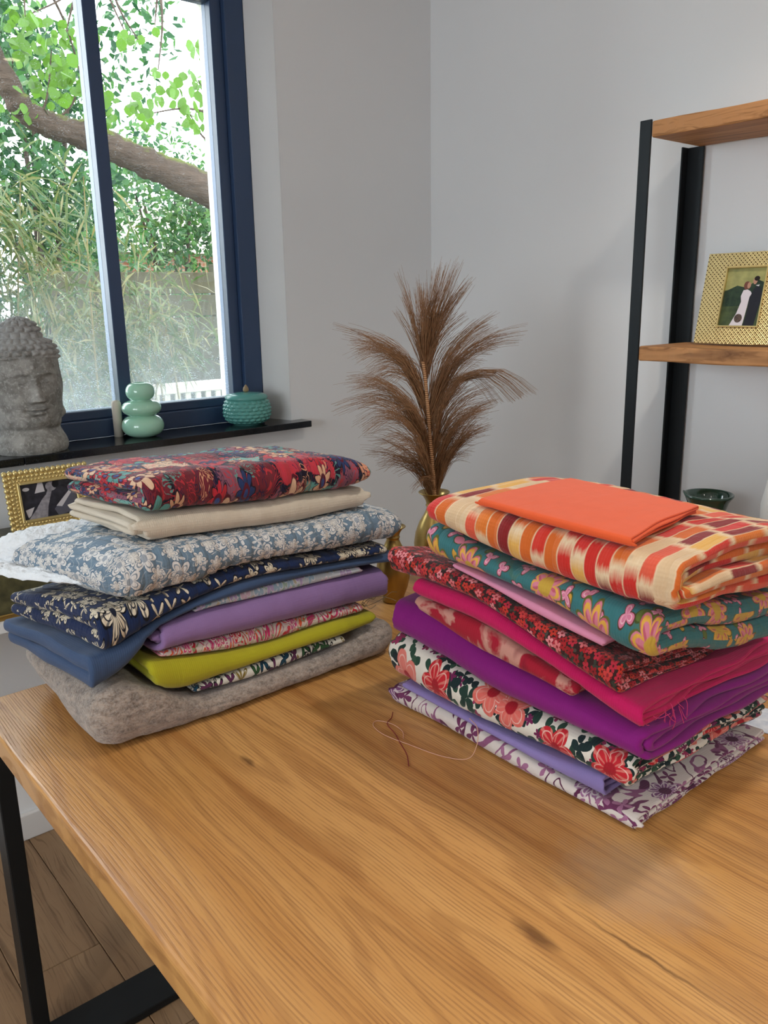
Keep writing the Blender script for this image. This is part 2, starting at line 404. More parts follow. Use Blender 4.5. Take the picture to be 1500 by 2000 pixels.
board('baseboard_back', XL, WX, WY-.015, WY, 'white skirting board below the garden window')
board('baseboard_right', WX-.015, WX, YB, WY-.015, 'white skirting board behind the shelving')
# unseen side window, added in the left wall to bring in daylight
d = setp(empty('added_side_window', (XL-.1, 0, 0)), 'added wide dark framed window opposite the shelving', 'window', kind='structure')
bm = bmesh.new(); DM = (DY0+DY1)/2
for (a, b) in ((DY0, DY0+.06), (DM-.04, DM+.04), (DY1-.06, DY1)): add_box(bm, -.04, .04, a, b, DZ0, DZ1, .004, 1)
for (a, b) in ((DZ0, DZ0+.06), (DZ1-.06, DZ1)): add_box(bm, -.038, .038, DY0, DY1, a, b, .004, 1)
bm_obj('frame', bm, M['anthracite'], d)
for (a, b) in ((DY0+.06, DM-.04), (DM+.04, DY1-.06)): box('pane', -.003, .003, a, b, DZ0+.06, DZ1-.06, M['clear'], d)
# unseen ceiling lamps, added to brighten the room
def fill_light(x, y, e, where):
    o = setp(empty('fill_light', (x, y, CH)), 'added round ceiling fill light '+where, 'light', 'added ceiling fill lights')
    lathe('trim_ring', [(.036, -.001), (.048, -.001), (.05, -.004), (.046, -.007), (.038, -.006), (.036, -.001)], M['trim'], o, 32)
    t = NT('fill_light_lens'); t.b.inputs['Emission Color'].default_value = (1, .82, .6, 1); t.b.inputs['Emission Strength'].default_value = 8
    lathe('lens', [(0, -.0015), (.036, -.0015), (.036, -.0005), (0, -.0005)], t.mat, o, 32)
    l = bpy.data.lights.new('fill_light_lamp', 'SPOT'); l.energy = e; l.color = (1, .93, .84); l.spot_size = 2.3; l.spot_blend = .8; l.shadow_soft_size = .06
    q = bpy.data.objects.new('fill_light_lamp', l); COL.objects.link(q); q.parent = o; q.location = (0, 0, -.02)
for x, y, e, wh in ((.45, -1.0, 62, 'above the near end of the table'), (1.4, .5, 32, 'above the table beside the shelving'), (-.9, .5, 32, 'beside the left wall'), (-.9, -1.5, 32, 'beside the added side window')): fill_light(x, y, e, wh)
# ------------------------------------------------------------------ garden window
wd = setp(empty('window_1', (0, 2.341, 0)), 'dark anthracite framed garden window with rain spotted glass', 'window', kind='structure')
FX0, FX1, FZ0, FZ1 = OX0+.03, 1.447, 1.086, 2.40
bm = bmesh.new()   # fixed outer frame, 66 mm face
add_box(bm, FX1-.064, FX1, 0, .085, FZ0, FZ1, .003, 2); add_box(bm, FX0, FX0+.064, 0, .085, FZ0, FZ1, .003, 2)
add_box(bm, FX0+.064, FX1-.064, 0, .085, FZ0, FZ0+.052, .003, 2); add_box(bm, FX0+.064, FX1-.064, 0, .085, FZ1-.064, FZ1, .003, 2)
bm_obj('frame', bm, M['anthracite'], wd)
bm = bmesh.new()   # glazing bead, stepped back
bx0, bx1, bz0, bz1 = FX0+.064, FX1-.064, FZ0+.052, FZ1-.064
add_box(bm, bx1-.036, bx1, .018, .07, bz0, bz1, .003, 2); add_box(bm, bx0, bx0+.036, .018, .07, bz0, bz1, .003, 2)
add_box(bm, bx0+.036, bx1-.036, .018, .07, bz0, bz0+.026, .003, 2); add_box(bm, bx0+.036, bx1-.036, .018, .07, bz1-.036, bz1, .003, 2)
bm_obj('glazing_bead', bm, M['anthracite'], wd)
for mx in (.985, .47):
    bm = bmesh.new(); add_box(bm, mx-.019, mx+.019, .012, .075, bz0+.026, bz1-.036, .003, 2)
    bm_obj('glazing_bar', bm, M['anthracite'], wd)
for a, b in ((bx0+.036, .451), (.489, .966), (1.004, bx1-.036)):
    box('pane', a, b, .044, .048, bz0+.026, bz1-.036, M['glass'], wd)
# pale plaster linings of the deep opening: inside (white) and outside (rough render)
bm = bmesh.new()
v = [bm.verts.new(p) for p in ((OX1-.0005, WY, OZ0), (OX1-.0005, WY, OZ1), (1.447, 2.341, OZ1), (1.447, 2.341, OZ0), (OX1, 2.3425, OZ0), (OX1, 2.3425, OZ1))]
bm.faces.new((v[0], v[3], v[2], v[1])); bm.faces.new((v[3], v[4], v[5], v[2])); bm.faces.new((v[0], v[1], v[5], v[4])); bm.faces.new((v[0], v[4], v[3])); bm.faces.new((v[1], v[2], v[5]))
setp(bm_obj('trim_2', bm, M['trim']), 'white plaster reveal beside the garden window', 'window reveal', kind='structure')
bm = bmesh.new()
add_box(bm, 1.445, OX1+.0, 2.428, WY+WT+.012, FZ0-.02, OZ1+.0); add_box(bm, FX0, 1.445, 2.428, WY+WT+.012, 2.372, OZ1)
setp(bm_obj('trim_3', bm, M['render']), 'rough pale rendered outer reveal of the garden window', 'window reveal', kind='structure')
sl = setp(empty('trim_1', (0, 0, 0)), 'polished black granite window sill in two lengths', 'window sill', kind='structure')
box('sill_slab', .6275, 1.517, 2.172, 2.345, 1.066, 1.086, M['granite'], sl, .0015, 1)
box('sill_slab', -.10, .6262, 2.172, 2.345, 1.066, 1.086, M['granite'], sl, .0015, 1)
bm = bmesh.new(); add_box(bm, OX0, OX1, 2.43, 2.66, 1.035, 1.062, .003, 1); setp(bm_obj('trim_4', bm, M['granite']), 'outer stone ledge below the garden window', 'window ledge', kind='structure')

# ------------------------------------------------------------------ dining table
TZ = .76
tb = setp(empty('dining_table', (.3, -.46, 0)), 'oak topped dining table on flat black steel legs', 'table')
TW, TL = 1.15, 1.996
bm = bmesh.new(); add_box(bm, 0, TW, 0, TL, TZ-.048, TZ, .007, 3)
bm_obj('tabletop', bm, M['table'], tb)
for yy in (TL-.11, .0):
    lg = empty('leg_frame', (0, yy, 0)); lg.parent = tb
    for xx in (.006, TW-.038): box('post', xx, xx+.032, .05, .106, .02, TZ-.0555, M['steel'], lg, .002, 1)
    box('foot_bar', .012, TW-.012, 0, .106, .001, .02, M['steel'], lg, .002, 1)
    box('top_plate', .012, TW-.012, 0, .106, TZ-.055, TZ-.0485, M['steel'], lg, .001, 1)

# ------------------------------------------------------------------ folded cloth
def wob(x, y, seed, f):
    r = np.random.default_rng(seed); out = 0
    for k in range(6):
        a = r.uniform(0, 2*PI); ff = f*r.uniform(.6, 1.5); out = out+np.sin(2*PI*ff*(x*math.cos(a)+y*math.sin(a))+r.uniform(0, 6.28))*r.uniform(.5, 1)
    return out/4
def interp(t, pts, j):
    xs = np.array([p[0] for p in pts]); ys = np.array([p[j] for p in pts])
    if len(pts) == 1: return np.full_like(t, ys[0])
    o = np.argsort(xs); xs, ys = xs[o], ys[o]
    # monotone-ish smooth interpolation: smoothstep blended linear
    i = np.clip(np.searchsorted(xs, t)-1, 0, len(xs)-2)
    u = np.clip((t-xs[i])/(xs[i+1]-xs[i]), 0, 1)
    d = np.gradient(ys, xs); h = xs[i+1]-xs[i]
    m0, m1 = d[i], d[i+1]
    return (2*u**3-3*u**2+1)*ys[i]+(u**3-2*u**2+u)*h*m0+(-2*u**3+3*u**2)*ys[i+1]+(u**3-u**2)*h*m1
def fold_path(n, Wd, H, fine):
    """centre line of a strip folded n layers deep; p = depth from the visible fold, q = height. Nested U folds."""
    tl = H/n; pts = []
    def flat(p0, p1, z):
        L = abs(p1-p0); m = max(3, int(L/fine)); t = np.linspace(0, 1, m+1)
        # finer near the visible fold
        pp = p0+(p1-p0)*t
        for p in pp: pts.append((p, z))
    def turn(pc, z0, z1, sgn):
        R = abs(z1-z0)/2; zc = (z0+z1)/2; m = max(8, int(PI*R/.004)); rp = min(R, .6*R+.008)
        for a in np.linspace(0, PI, m+2)[1:-1]:
            pts.append((pc+sgn*rp*math.sin(a), zc+(z0-zc)*math.cos(a)))
    zl = lambda i: (i+.5)*tl
    if n == 1:
        flat(tl*.5, Wd-tl*.5, H/2)
    elif n == 3:
        f0 = tl*.9
        flat(Wd-tl, f0, zl(0)); turn(f0, zl(0), zl(1), -1); flat(f0, Wd-tl, zl(1)); turn(Wd-tl, zl(1), zl(2), 1); flat(Wd-tl, tl*.55, zl(2))
    else:
        k = n//2
        seq = []   # pairs outer->inner
        cur = None
        for i in range(k):
            lo, hi = i, n-1-i
            a, b = (lo, hi) if i % 2 == 0 else (hi, lo)
            seq.append((a, b))
        # path: enter at back on layer a, fold at front to layer b, back fold to next pair's a
        # back folds join neighbouring layers only when they are adjacent
        for i, (a, b) in enumerate(seq):
            R = abs(zl(a)-zl(b))/2; rp = min(R, .6*R+.008); f0 = tl*.5+i*tl*.92+rp
            flat(Wd-tl, f0, zl(a)); turn(f0, zl(a), zl(b), -1); flat(f0, Wd-tl, zl(b))
            if i+1 < k: turn(Wd-tl, zl(b), zl(seq[i+1][0]), 1)
    return np.array(pts), tl
def cloth(name, label, mat, axis, s0, s1, p0, p1, prof, deep=((0, 0, 0),), n=2, skew=0.0, group=None, fine=.012, ds=.008,
          wr=.0018, jit=.004, seed=1, puff=None, tfrac=.97, round_end=None, edge_wob=.004, parent=None, wav=.0, stack=None, end_lift=0.0):
    """axis 'x': fold line runs along x, depth goes +y.  axis 'y': fold runs along y, depth goes +x."""
    H = float(np.mean([b[2]-b[1] for b in prof])); Wd = p1-p0
    C, tl = fold_path(n, Wd, H, fine)
    seg = np.hypot(*np.diff(C, axis=0).T); arc = np.concatenate([[0], np.cumsum(seg)])
    T = np.gradient(C, axis=0); T /= np.linalg.norm(T, axis=1)[:, None]+1e-9
    Nn = np.stack([-T[:, 1], T[:, 0]], 1)
    L = s1-s0; th = tl*tfrac
    re = round_end if round_end is not None else min(.5*th, .02)
    cl = np.array([0, .04, .13, .29, .5, .75, 1.0])*re
    S = np.concatenate([s0+cl, np.linspace(s0+re*1.5, s1-re*1.5, max(6, int(L/ds))), (s1-cl)[::-1]])
    dend = np.minimum(S-s0, s1-S); e = np.sqrt(np.clip(1-(1-np.clip(dend/re, 0, 1))**2, 0, 1))
    K = len(C)
    # ring: outer side, far cap, inner side, near cap
    ca = np.linspace(PI/2, -PI/2, 6)[1:-1]
    idx = np.concatenate([np.arange(K), np.full(4, K-1), np.arange(K)[::-1], np.full(4, 0)])
    off_n = np.concatenate([np.ones(K), np.sin(ca), -np.ones(K), -np.sin(ca)])
    off_t = np.concatenate([np.zeros(K), np.cos(ca), np.zeros(K), -np.cos(ca)])
    full = PI*th/2
    U = np.concatenate([arc, arc[-1]+(PI/2-ca)*th/2, -full-arc[::-1], arc[0]-(ca+PI/2)[::-1]*th/2])
    c0, n0, t0 = C[idx], Nn[idx], T[idx]
    R, Sg = np.meshgrid(np.arange(len(idx)), np.arange(len(S)), indexing='ij')
    Sv = S[Sg]; E_ = e[Sg]
    uu = U[R]
    half = .5*th*E_
    if puff is not None: half = half*(1+puff(uu, Sv, wob))
    kk = (th/.02 if th < .02 else 1)
    half = half+wr*E_*(wob(uu*1.0, Sv, seed, 9)*.6+wob(uu*.35, Sv, seed+40, 34)*.28)*kk
    P = c0[R, 0]+(n0[R, 0]*off_n[R]+t0[R, 0]*off_t[R])*half
    Q = c0[R, 1]+(n0[R, 1]*off_n[R]+t0[R, 1]*off_t[R])*half
    # ragged lengths of the layers at both ends
    je = jit*(wob(arc[idx][R]*.0+np.floor(c0[R, 1]/tl)*3.1, arc[idx][R]*.6, seed+5, 1.3)+.5*wob(arc[idx][R], Sv*0, seed+6, 6))
    frac = (Sv-s0)/L
    Sx = Sv+je*np.where(frac < .5, 1, -1)*np.clip(np.abs(frac-.5)*2, 0, 1)**6
    Sx = Sx+skew*(P/Wd)*(1-frac)
    Pp = p0+P+edge_wob*wob(Sv, Sv*0+seed, seed+2, 3.0)*np.clip(1-P/Wd, 0, 1)
    zb = interp(Sx, prof, 1); zt = interp(Sx, prof, 2)
    if len(deep) > 1:
        zb = zb+interp(Pp, deep, 1); zt = zt+interp(Pp, deep, 2)
    if stack is not None:
        lift = stack.at(*((Sx, Pp) if axis == 'x' else (Pp, Sx)))+.0022
        zb2 = np.maximum(zb, lift); zt = np.maximum(zt, zb2+.62*(zt-zb)); zb = zb2
    Z = zb+(Q/H)*(zt-zb)
    if end_lift: Z = Z+end_lift*np.clip(1-(Sx-s0)/.10, 0, 1)**1.5*np.clip((Pp-p0-.06)/.16, 0, 1)*np.clip(1-Q/H*.75, 0, 1)
    if wav: Z = Z+wav*wob(Sx, Pp, 77, 4)
    X, Y = (Sx, Pp) if axis == 'x' else (Pp, Sx)
    V = np.stack([X, Y, Z], -1).reshape(-1, 3)
    F = grid_faces(len(idx), len(S), wrap_u=True)
    if axis == 'x': F = F[:, ::-1]
    uv = np.stack([uu, Sv+np.where(frac < .5, -1, 1)*(1-E_)*th*.5], -1).reshape(-1, 2)
    if stack is not None: stack.add(V)
    o = pyd(name, V, F, mat, parent, True, uv)
    if label: setp(o, label, 'fabric', group or (LG if axis == 'x' else RG))
    return o
class Stack:
    """height of the pile built so far, so that each cloth really rests on the ones below"""
    def __init__(s, x0, x1, y0, y1, base, c=.005):
        s.x0, s.y0, s.c = x0, y0, c; s.h = np.full((int((x1-x0)/c)+1, int((y1-y0)/c)+1), base)
    def add(s, V):
        i = np.clip(((V[:, 0]-s.x0)/s.c).round().astype(int), 0, s.h.shape[0]-1); j = np.clip(((V[:, 1]-s.y0)/s.c).round().astype(int), 0, s.h.shape[1]-1)
        g = np.full_like(s.h, -1.0); np.maximum.at(g, (i, j), V[:, 2])
        for _ in range(2):      # close pin holes between vertices
            p = np.pad(g, 1, mode='edge'); g = np.max([p[a:a+g.shape[0], b:b+g.shape[1]] for a in range(3) for b in range(3)], 0)
        s.h = np.maximum(s.h, g)
    def at(s, x, y):
        h = s.h
        for _ in range(2):
            p = np.pad(h, 1, mode='edge'); h = sum(p[a:a+h.shape[0], b:b+h.shape[1]] for a in range(3) for b in range(3))/9
        h = np.maximum(h, s.h-.0012)
        fx = np.clip((x-s.x0)/s.c, 0, h.shape[0]-1.001); fy = np.clip((y-s.y0)/s.c, 0, h.shape[1]-1.001); i, j = fx.astype(int), fy.astype(int); u, v = fx-i, fy-j
        return h[i, j]*(1-u)*(1-v)+h[i+1, j]*u*(1-v)+h[i, j+1]*(1-u)*v+h[i+1, j+1]*u*v
def quilt_v(sp, amp, wave=.004):      # stitch rows at even steps along the fold
    return lambda u, v, w: amp*(np.abs(np.sin(PI*(v+wave*w(u, v, 3, 9))/sp))**.6-.7)
def quilt_grid(su, sv, amp):
    return lambda u, v, w: amp*((np.abs(np.sin(PI*u/su))**.5)*(np.abs(np.sin(PI*v/sv))**.5)-.7)

# --- cloth prints
F = {}
F['wool'] = None
def wool():
    t = NT('grey_wool', .95, .1); uv = t.coord('Object')
    n1 = t.noise(t.mapv(uv, (1, 1, 2.2)), 55, 5, .7); n2 = t.noise(uv, 260, 3, .7)
    col = t.mix(t.step(n1, .25, .38), lin_c((104, 88, 76)), lin_c((176, 156, 140)))
    col = t.mix(t.m('MULTIPLY', t.step(n2, .3, .4), .5), col, lin_c((205, 197, 190)))
    t.base(col); t.bump(t.m('ADD', n2, n1), .6, .004)
    t.b.inputs['Sheen Weight'].default_value = .5; t.b.inputs['Sheen Roughness'].default_value = .6
    return t.mat
F['wool'] = wool()
F['slate'] = plain_cloth('slate_blue_cotton', (66, 88, 124), .25)
F['lilac'] = plain_cloth('lilac_twill', (154, 122, 176), .22)
F['chartreuse'] = plain_cloth('chartreuse_linen', (186, 180, 36), .25)
F['beige'] = plain_cloth('beige_linen', (232, 220, 200), .35, vary=.16)
F['orange'] = plain_cloth('orange_cotton', (243, 98, 48), .16)
F['pink'] = plain_cloth('pink_cotton', (232, 150, 182), .2)
F['magenta'] = plain_cloth('magenta_cotton', (206, 22, 96), .4)
F['purple'] = plain_cloth('purple_cotton', (140, 26, 126), .22)
F['peri'] = plain_cloth('periwinkle_cotton', (150, 134, 196), .16)
F['batting'] = plain('white_batting', (238, 242, 246), .95, .1, bump=(120, .8, .006))
F['ltblue'] = floral('light_blue_floral', (118, 142, 162), [
    dict(kind='swirl', s=22, f=46, t=.93, c=[(214, 220, 224)], o=4, dist=.6),
    dict(s=36, n=4, R=.46, k=2.2, lo=.1, c=[(226, 226, 226)], o=3, edge=((92, 118, 140), .04), p=.75),
    dict(s=20, n=5, R=.43, c=[(236, 233, 230)], edge=((100, 124, 146), .05), inner=((146, 158, 170), .1, .045), mid=((166, 174, 184), .1), p=.95),
    dict(s=31, n=6, R=.4, c=[(238, 234, 228)], o=9, edge=((104, 126, 148), .05), inner=((150, 160, 172), .1, .05), p=.7)], quilt=0.022)
F['navy'] = floral('navy_floral', (24, 42, 82), [
    dict(s=34, n=4, R=.46, k=3.0, lo=.05, c=[(226, 214, 190)], o=3, edge=((8, 10, 20), .06), vein=(30, 36, 52), vn=9, p=.62),
    dict(s=19, n=6, R=.42, c=[(232, 220, 196)], edge=((8, 10, 20), .05), inner=((20, 26, 46), .09, .035), vein=(36, 44, 64), vn=18, mid=((20, 26, 46), .07), p=.62),
    dict(s=30, n=5, R=.4, c=[(230, 218, 194)], o=8, edge=((8, 10, 20), .06), inner=((26, 32, 50), .1, .04), p=.35)], quilt=0.026)
F['pastel'] = floral('pastel_floral', (206, 212, 218), [
    dict(s=52, n=3, R=.5, k=1.5, lo=.2, c=[(140, 176, 190), (166, 190, 172), (206, 196, 170)], o=2, p=.9),
    dict(s=44, n=5, R=.45, c=[(196, 176, 214), (226, 198, 214), (170, 196, 214)], edge=((238, 236, 238), .05), mid=((244, 240, 244), .1), p=.8)], dist=.003)
F['redpais'] = floral('red_paisley', (224, 210, 200), [
    dict(kind='swirl', s=16, f=52, t=.15, c=[(212, 52, 62), (226, 96, 60), (206, 58, 112), (196, 40, 56)], dist=2.2),
    dict(s=34, n=6, R=.42, c=[(208, 44, 62), (214, 70, 128), (228, 110, 70)], edge=((236, 226, 214), .07), inner=((240, 226, 214), .1, .05), p=.55),
    dict(kind='swirl', s=30, f=70, t=.8, c=[(150, 160, 120), (190, 120, 150)], o=6, dist=1.0)])
F['dkfloral'] = floral('dark_leaf_print', (226, 224, 214), [
    dict(s=30, n=7, R=.5, k=1.6, lo=.15, c=[(16, 18, 22), (24, 62, 84), (18, 20, 24), (130, 112, 44)], inner=((226, 224, 214), .1, .045), o=1, rnd=.9),
    dict(s=44, n=4, R=.46, k=2, lo=.1, c=[(20, 66, 88), (44, 86, 48), (96, 44, 84)], edge=((12, 14, 18), .08), o=7, p=.7)])
F['teal'] = floral('teal_floral', (58, 118, 122), [
    dict(kind='swirl', s=9, f=30, t=.965, c=[(96, 112, 52)], o=4, dist=.4),
    dict(s=25, n=3, R=.44, k=2.2, lo=.1, c=[(214, 160, 62), (100, 116, 52), (214, 128, 150)], edge=((72, 84, 38), .05), o=3, p=.62),
    dict(s=34, n=3, R=.36, k=1.5, lo=.3, c=[(222, 130, 160)], edge=((92, 60, 40), .05), inner=((240, 190, 200), .09, .05), o=8, p=.42),
    dict(s=12.5, n=9, R=.37, k=.8, lo=.62, c=[(224, 132, 152), (218, 168, 70)], edge=((98, 104, 44), .035), inner=((232, 176, 74), .035, .06), vein=(196, 84, 110), vn=9, mid=((206, 168, 66), .13), p=.72, rnd=.6)], quilt=0.075)
F['ditsy'] = floral('dark_red_ditsy_floral', (52, 24, 22), [
    dict(s=84, n=3, R=.5, k=1.4, lo=.2, c=[(70, 66, 58), (150, 34, 34), (54, 58, 48)], o=2, p=.8),
    dict(s=80, n=5, R=.5, lo=.5, c=[(168, 30, 36), (196, 54, 40), (150, 24, 34), (188, 40, 60)], o=5, mid=((90, 16, 22), .1)),
    dict(s=60, n=5, R=.44, lo=.45, c=[(232, 142, 148), (206, 62, 60), (222, 116, 120)], edge=((80, 20, 24), .04), mid=((150, 36, 44), .1), p=.7)])
F['redikat'] = floral('crimson_brocade', (168, 24, 48), [
    dict(kind='blot', s=26, sc=(1, .5, 1), t=.52, w=.05, c=[(204, 146, 132)], dist=.8, det=5),
    dict(kind='blot', s=60, sc=(1, .4, 1), t=.66, w=.04, c=[(222, 176, 156)], o=5, dist=.5, det=5),
    dict(kind='blot', s=14, t=.62, w=.1, c=[(110, 12, 40)], o=9)])
F['whitefl'] = floral('white_rose_print', (232, 226, 214), [
    dict(s=30, n=3, R=.52, k=1.7, lo=.08, c=[(30, 58, 52), (24, 46, 48), (40, 72, 58)], o=1, rnd=.9, p=.92),
    dict(s=42, n=2, R=.5, k=1.4, lo=.1, c=[(28, 56, 50), (52, 84, 66), (24, 42, 46)], o=6, rnd=.9, p=.7),
    dict(s=50, n=5, R=.42, c=[(116, 34, 84), (150, 50, 90)], o=11, p=.3),
    dict(s=24, n=3, R=.5, k=1.6, lo=.08, c=[(34, 62, 54), (24, 46, 48)], o=15, rnd=.9, p=.7),
    dict(s=11.5, n=5, R=.4, lo=.6, c=[(202, 38, 50), (226, 110, 100), (196, 34, 52), (228, 128, 116)], inner=((238, 190, 178), .07, .02), vein=(226, 132, 120), vn=13, mid=((170, 24, 40), .1), p=.95, rnd=.7)])
F['paisley'] = floral('plum_paisley_print', (222, 212, 206), [
    dict(kind='swirl', s=9, f=44, t=.72, c=[(112, 52, 92), (150, 92, 130), (96, 40, 76)], dist=1.8),
    dict(s=30, n=4, R=.46, k=1.8, lo=.12, c=[(116, 54, 94), (168, 112, 148)], o=4, p=.45),
    dict(s=14, n=8, R=.38, lo=.7, c=[(126, 78, 124), (104, 44, 84), (158, 108, 148)], inner=((226, 214, 212), .05, .03), vein=(216, 198, 204), vn=16, mid=((84, 34, 66), .12), p=.5, rnd=.7)])
def patchwork():
    t = NT('persian_patchwork', .85, .2); uv = t.coord('UV')
    dn = t.noise(uv, 45, 2, color=True); v = t.vm('ADD', uv, t.vm('SCALE', t.vm('SUBTRACT', dn, (.5, .5, .5)), scale=.010))
    o = t.voro(t.mapv(v, (13, 17, 1)), 1, .9); r_, g_, b_ = t.xyz(o['Color'])
    col = t.pick(g_, [lin_c(c) for c in ((120, 40, 52), (40, 46, 86), (236, 164, 128), (104, 166, 158), (200, 58, 74), (240, 206, 176), (150, 90, 110), (226, 150, 130), (128, 186, 176))])
    e = t.voro(t.mapv(v, (13, 17, 1)), 1, .9, 'DISTANCE_TO_EDGE')['Distance']
    col = t.mix(t.m('SUBTRACT', 1.0, t.step(e, .02, .04)), col, lin_c((30, 20, 40)))
    sw = t.m('SINE', t.m('MULTIPLY', t.noise(v, 34, 2, .5, 1.5), 54))
    col = t.mix(t.m('MULTIPLY', t.step(sw, .1, .62), .85), col, t.pick(t.noise(v, 30, 0), [lin_c((232, 168, 130)), lin_c((232, 168, 130)), lin_c((40, 34, 70)), lin_c((210, 56, 66)), lin_c((100, 158, 150)), lin_c((240, 208, 176))]))
    for sc, n, c, ed, off, p in ((24, 8, [(206, 46, 60), (236, 186, 150), (44, 62, 110)], (30, 22, 40), 2, .55), (16, 6, [(238, 196, 162), (96, 160, 154)], (96, 26, 40), 7, .45)):
        f = t.flower(v, sc, n, .42, 1, (off, off, 0)); k = t.step(f['r1'], .001, 1-p)
        col = t.mix(t.m('MULTIPLY', t.step(f['d'], .015, -.05), k), col, lin_c(ed))
        col = t.mix(t.m('MULTIPLY', t.step(f['d'], .015, 0), k), col, t.pick(f['r2'], [lin_c(q) for q in c]))
        col = t.mix(t.m('MULTIPLY', t.m('SUBTRACT', 1.0, t.step(f['r'], .02, .16)), k), col, lin_c((100, 24, 46)))
        col = t.mix(t.m('MULTIPLY', t.m('SUBTRACT', 1.0, t.step(f['r'], .02, .08)), k), col, lin_c((60, 84, 150)))
    t.base(col); cloth_weave(t, uv, 1500, .5, .022); return t.mat
F['patch'] = patchwork()
def ikat():
    t = NT('ikat_brushstroke', .85, .2); uv = t.coord('UV'); x, y, _ = t.xyz(uv)
    # brush marks run round the fold (u); columns step along v
    nz = t.noise(t.mapv(uv, (40, 260, 1)), 1, 3, .6)
    w1 = t.noise(uv, 12, 2)
    cv = t.m('ADD', t.m('MULTIPLY', y, 1/.021), t.m('MULTIPLY', w1, .7))
    ci = t.m('FLOOR', cv); cf = t.m('FRACT', cv)
    wn = t.N.new('ShaderNodeTexWhiteNoise'); wn.noise_dimensions = '2D'
    rowoff = t.m('FRACT', t.m('MULTIPLY', t.m('SINE', t.m('MULTIPLY', ci, 12.9898)), 437.58))
    ru = t.m('ADD', t.m('ADD', t.m('MULTIPLY', x, 1/.085), rowoff), t.m('MULTIPLY', nz, .16))
    ri = t.m('FLOOR', ru); rf = t.m('FRACT', ru)
    t.L.new(t.comb(ci, ri), wn.inputs['Vector'])
    c = t.pick(wn.outputs['Value'], [lin_c(q) for q in ((216, 56, 40), (226, 122, 46), (236, 180, 90), (140, 34, 36), (228, 92, 64), (224, 190, 150), (222, 110, 44), (212, 50, 42))])
    base_c = t.mix(t.noise(uv, 30, 2), lin_c((226, 188, 146)), lin_c((246, 222, 186)))
    ex = t.m('MULTIPLY', t.step(t.m('ADD', cf, t.m('MULTIPLY', nz, .12)), .08, .06), t.step(t.m('SUBTRACT', 1.0, cf), .08, .0))
    ey = t.m('MULTIPLY', t.step(rf, .10, .0), t.step(t.m('SUBTRACT', 1.0, rf), .16, .02))
    t.base(t.mix(t.m('MULTIPLY', ex, ey), base_c, c)); cloth_weave(t, uv, 1500, .4, .034); return t.mat
F['ikat'] = ikat()

SL = Stack(.25, 1.15, 1.1, 1.65, TZ-.0005); SR = Stack(.78, 1.4, .42, 1.12, TZ-.0005)
LG, RG = 'folded fabrics stacked at the window end of the table', 'folded fabrics stacked in front of the shelving'
# ---------------- left stack (fold edges face the camera along x, open ends at low x, stack=SL)
cloth('wool_blanket', 'thick grey brown felted wool blanket, bottom of its stack', F['wool'], 'x', .392, 1.025, 1.182, 1.545,
      [(.39, .7605, .872), (.47, .7605, .862), (.575, .7605, .806), (.70, .7605, .803), (.90, .7605, .806), (1.03, .7605, .842)],
      ((1.18, 0, 0), (1.30, 0, -.004), (1.55, .012, -.010)), n=1, group=None, fine=.012, ds=.009, wr=.005, jit=.012, seed=3, edge_wob=.008, round_end=.045, end_lift=.03, stack=SL)
cloth('folded_leaf_print', 'thin black and white leaf print cotton on the grey wool blanket', F['dkfloral'], 'x', .578, .898, 1.203, 1.47,
      [(.57, .812, .821), (.70, .8045, .8255), (.82, .8085, .8265), (.90, .8110, .8230)], n=2, seed=5, wr=.001, stack=SL)
cloth('folded_chartreuse_linen', 'yellow green plain linen folded above the leaf print cotton', F['chartreuse'], 'x', .505, .972, 1.196, 1.48,
      [(.50, .846, .893), (.545, .8285, .884), (.62, .8268, .870), (.70, .8265, .8600), (.90, .8275, .8585), (.98, .833, .853)], n=2, seed=6, wr=.002, jit=.010, stack=SL)
cloth('folded_paisley_cotton', 'red and pink paisley cotton between yellow green linen and lilac twill', F['redpais'], 'x', .522, .952, 1.206, 1.48,
      [(.52, .886, .9005), (.56, .8785, .9005), (.62, .8715, .8960), (.70, .8620, .8930), (.85, .8605, .8830), (.96, .8600, .8760)], n=2, seed=8, wr=.0015, stack=SL)
cloth('folded_lilac_twill', 'plain lilac purple twill in a thick soft fold', F['lilac'], 'x', .518, 1.012, 1.194, 1.50,
      [(.51, .9025, .945), (.60, .8990, .953), (.70, .8945, .9490), (.85, .8850, .9460), (1.015, .8780, .9380)], n=4, seed=9, wr=.002, jit=.016, stack=SL)
cloth('folded_pastel_cotton', 'thin pale blue and lilac small flowered cotton on the lilac twill', F['pastel'], 'x', .592, .944, 1.204, 1.46,
      [(.58, .9555, .9640), (.70, .9505, .9680), (.85, .9480, .9640), (.95, .9450, .9550)], n=2, seed=10, wr=.001, stack=SL)
cloth('folded_slate_cotton', 'plain slate blue cotton drooping over the layers beneath at its end', F['slate'], 'x', .405, 1.038, 1.197, 1.53,
      [(.40, .874, .926), (.46, .894, .938), (.52, .942, .962), (.60, .9645, .9790), (.70, .9690, .9890), (.85, .9660, .9800), (.95, .9570, .9720), (1.04, .9480, .9640)],
      ((1.19, 0, 0), (1.30, 0, 0), (1.53, -.010, -.018)), n=2, skew=-.035, seed=12, wr=.003, jit=.014, edge_wob=.006, stack=SL)
cloth('folded_navy_quilt', 'navy quilted cotton with cream flowers below the light blue quilt', F['navy'], 'x', .425, 1.002, 1.192, 1.53,
      [(.42, .9285, .996), (.47, .9400, .9995), (.55, .9680, 1.0040), (.70, .9900, 1.0150), (.85, .9815, 1.0010), (1.0, .9730, .9910)],
      ((1.19, 0, 0), (1.30, 0, 0), (1.53, -.012, -.040)), n=2, skew=-.045, seed=13, wr=.002, puff=quilt_v(.026, .12), edge_wob=.005, stack=SL)
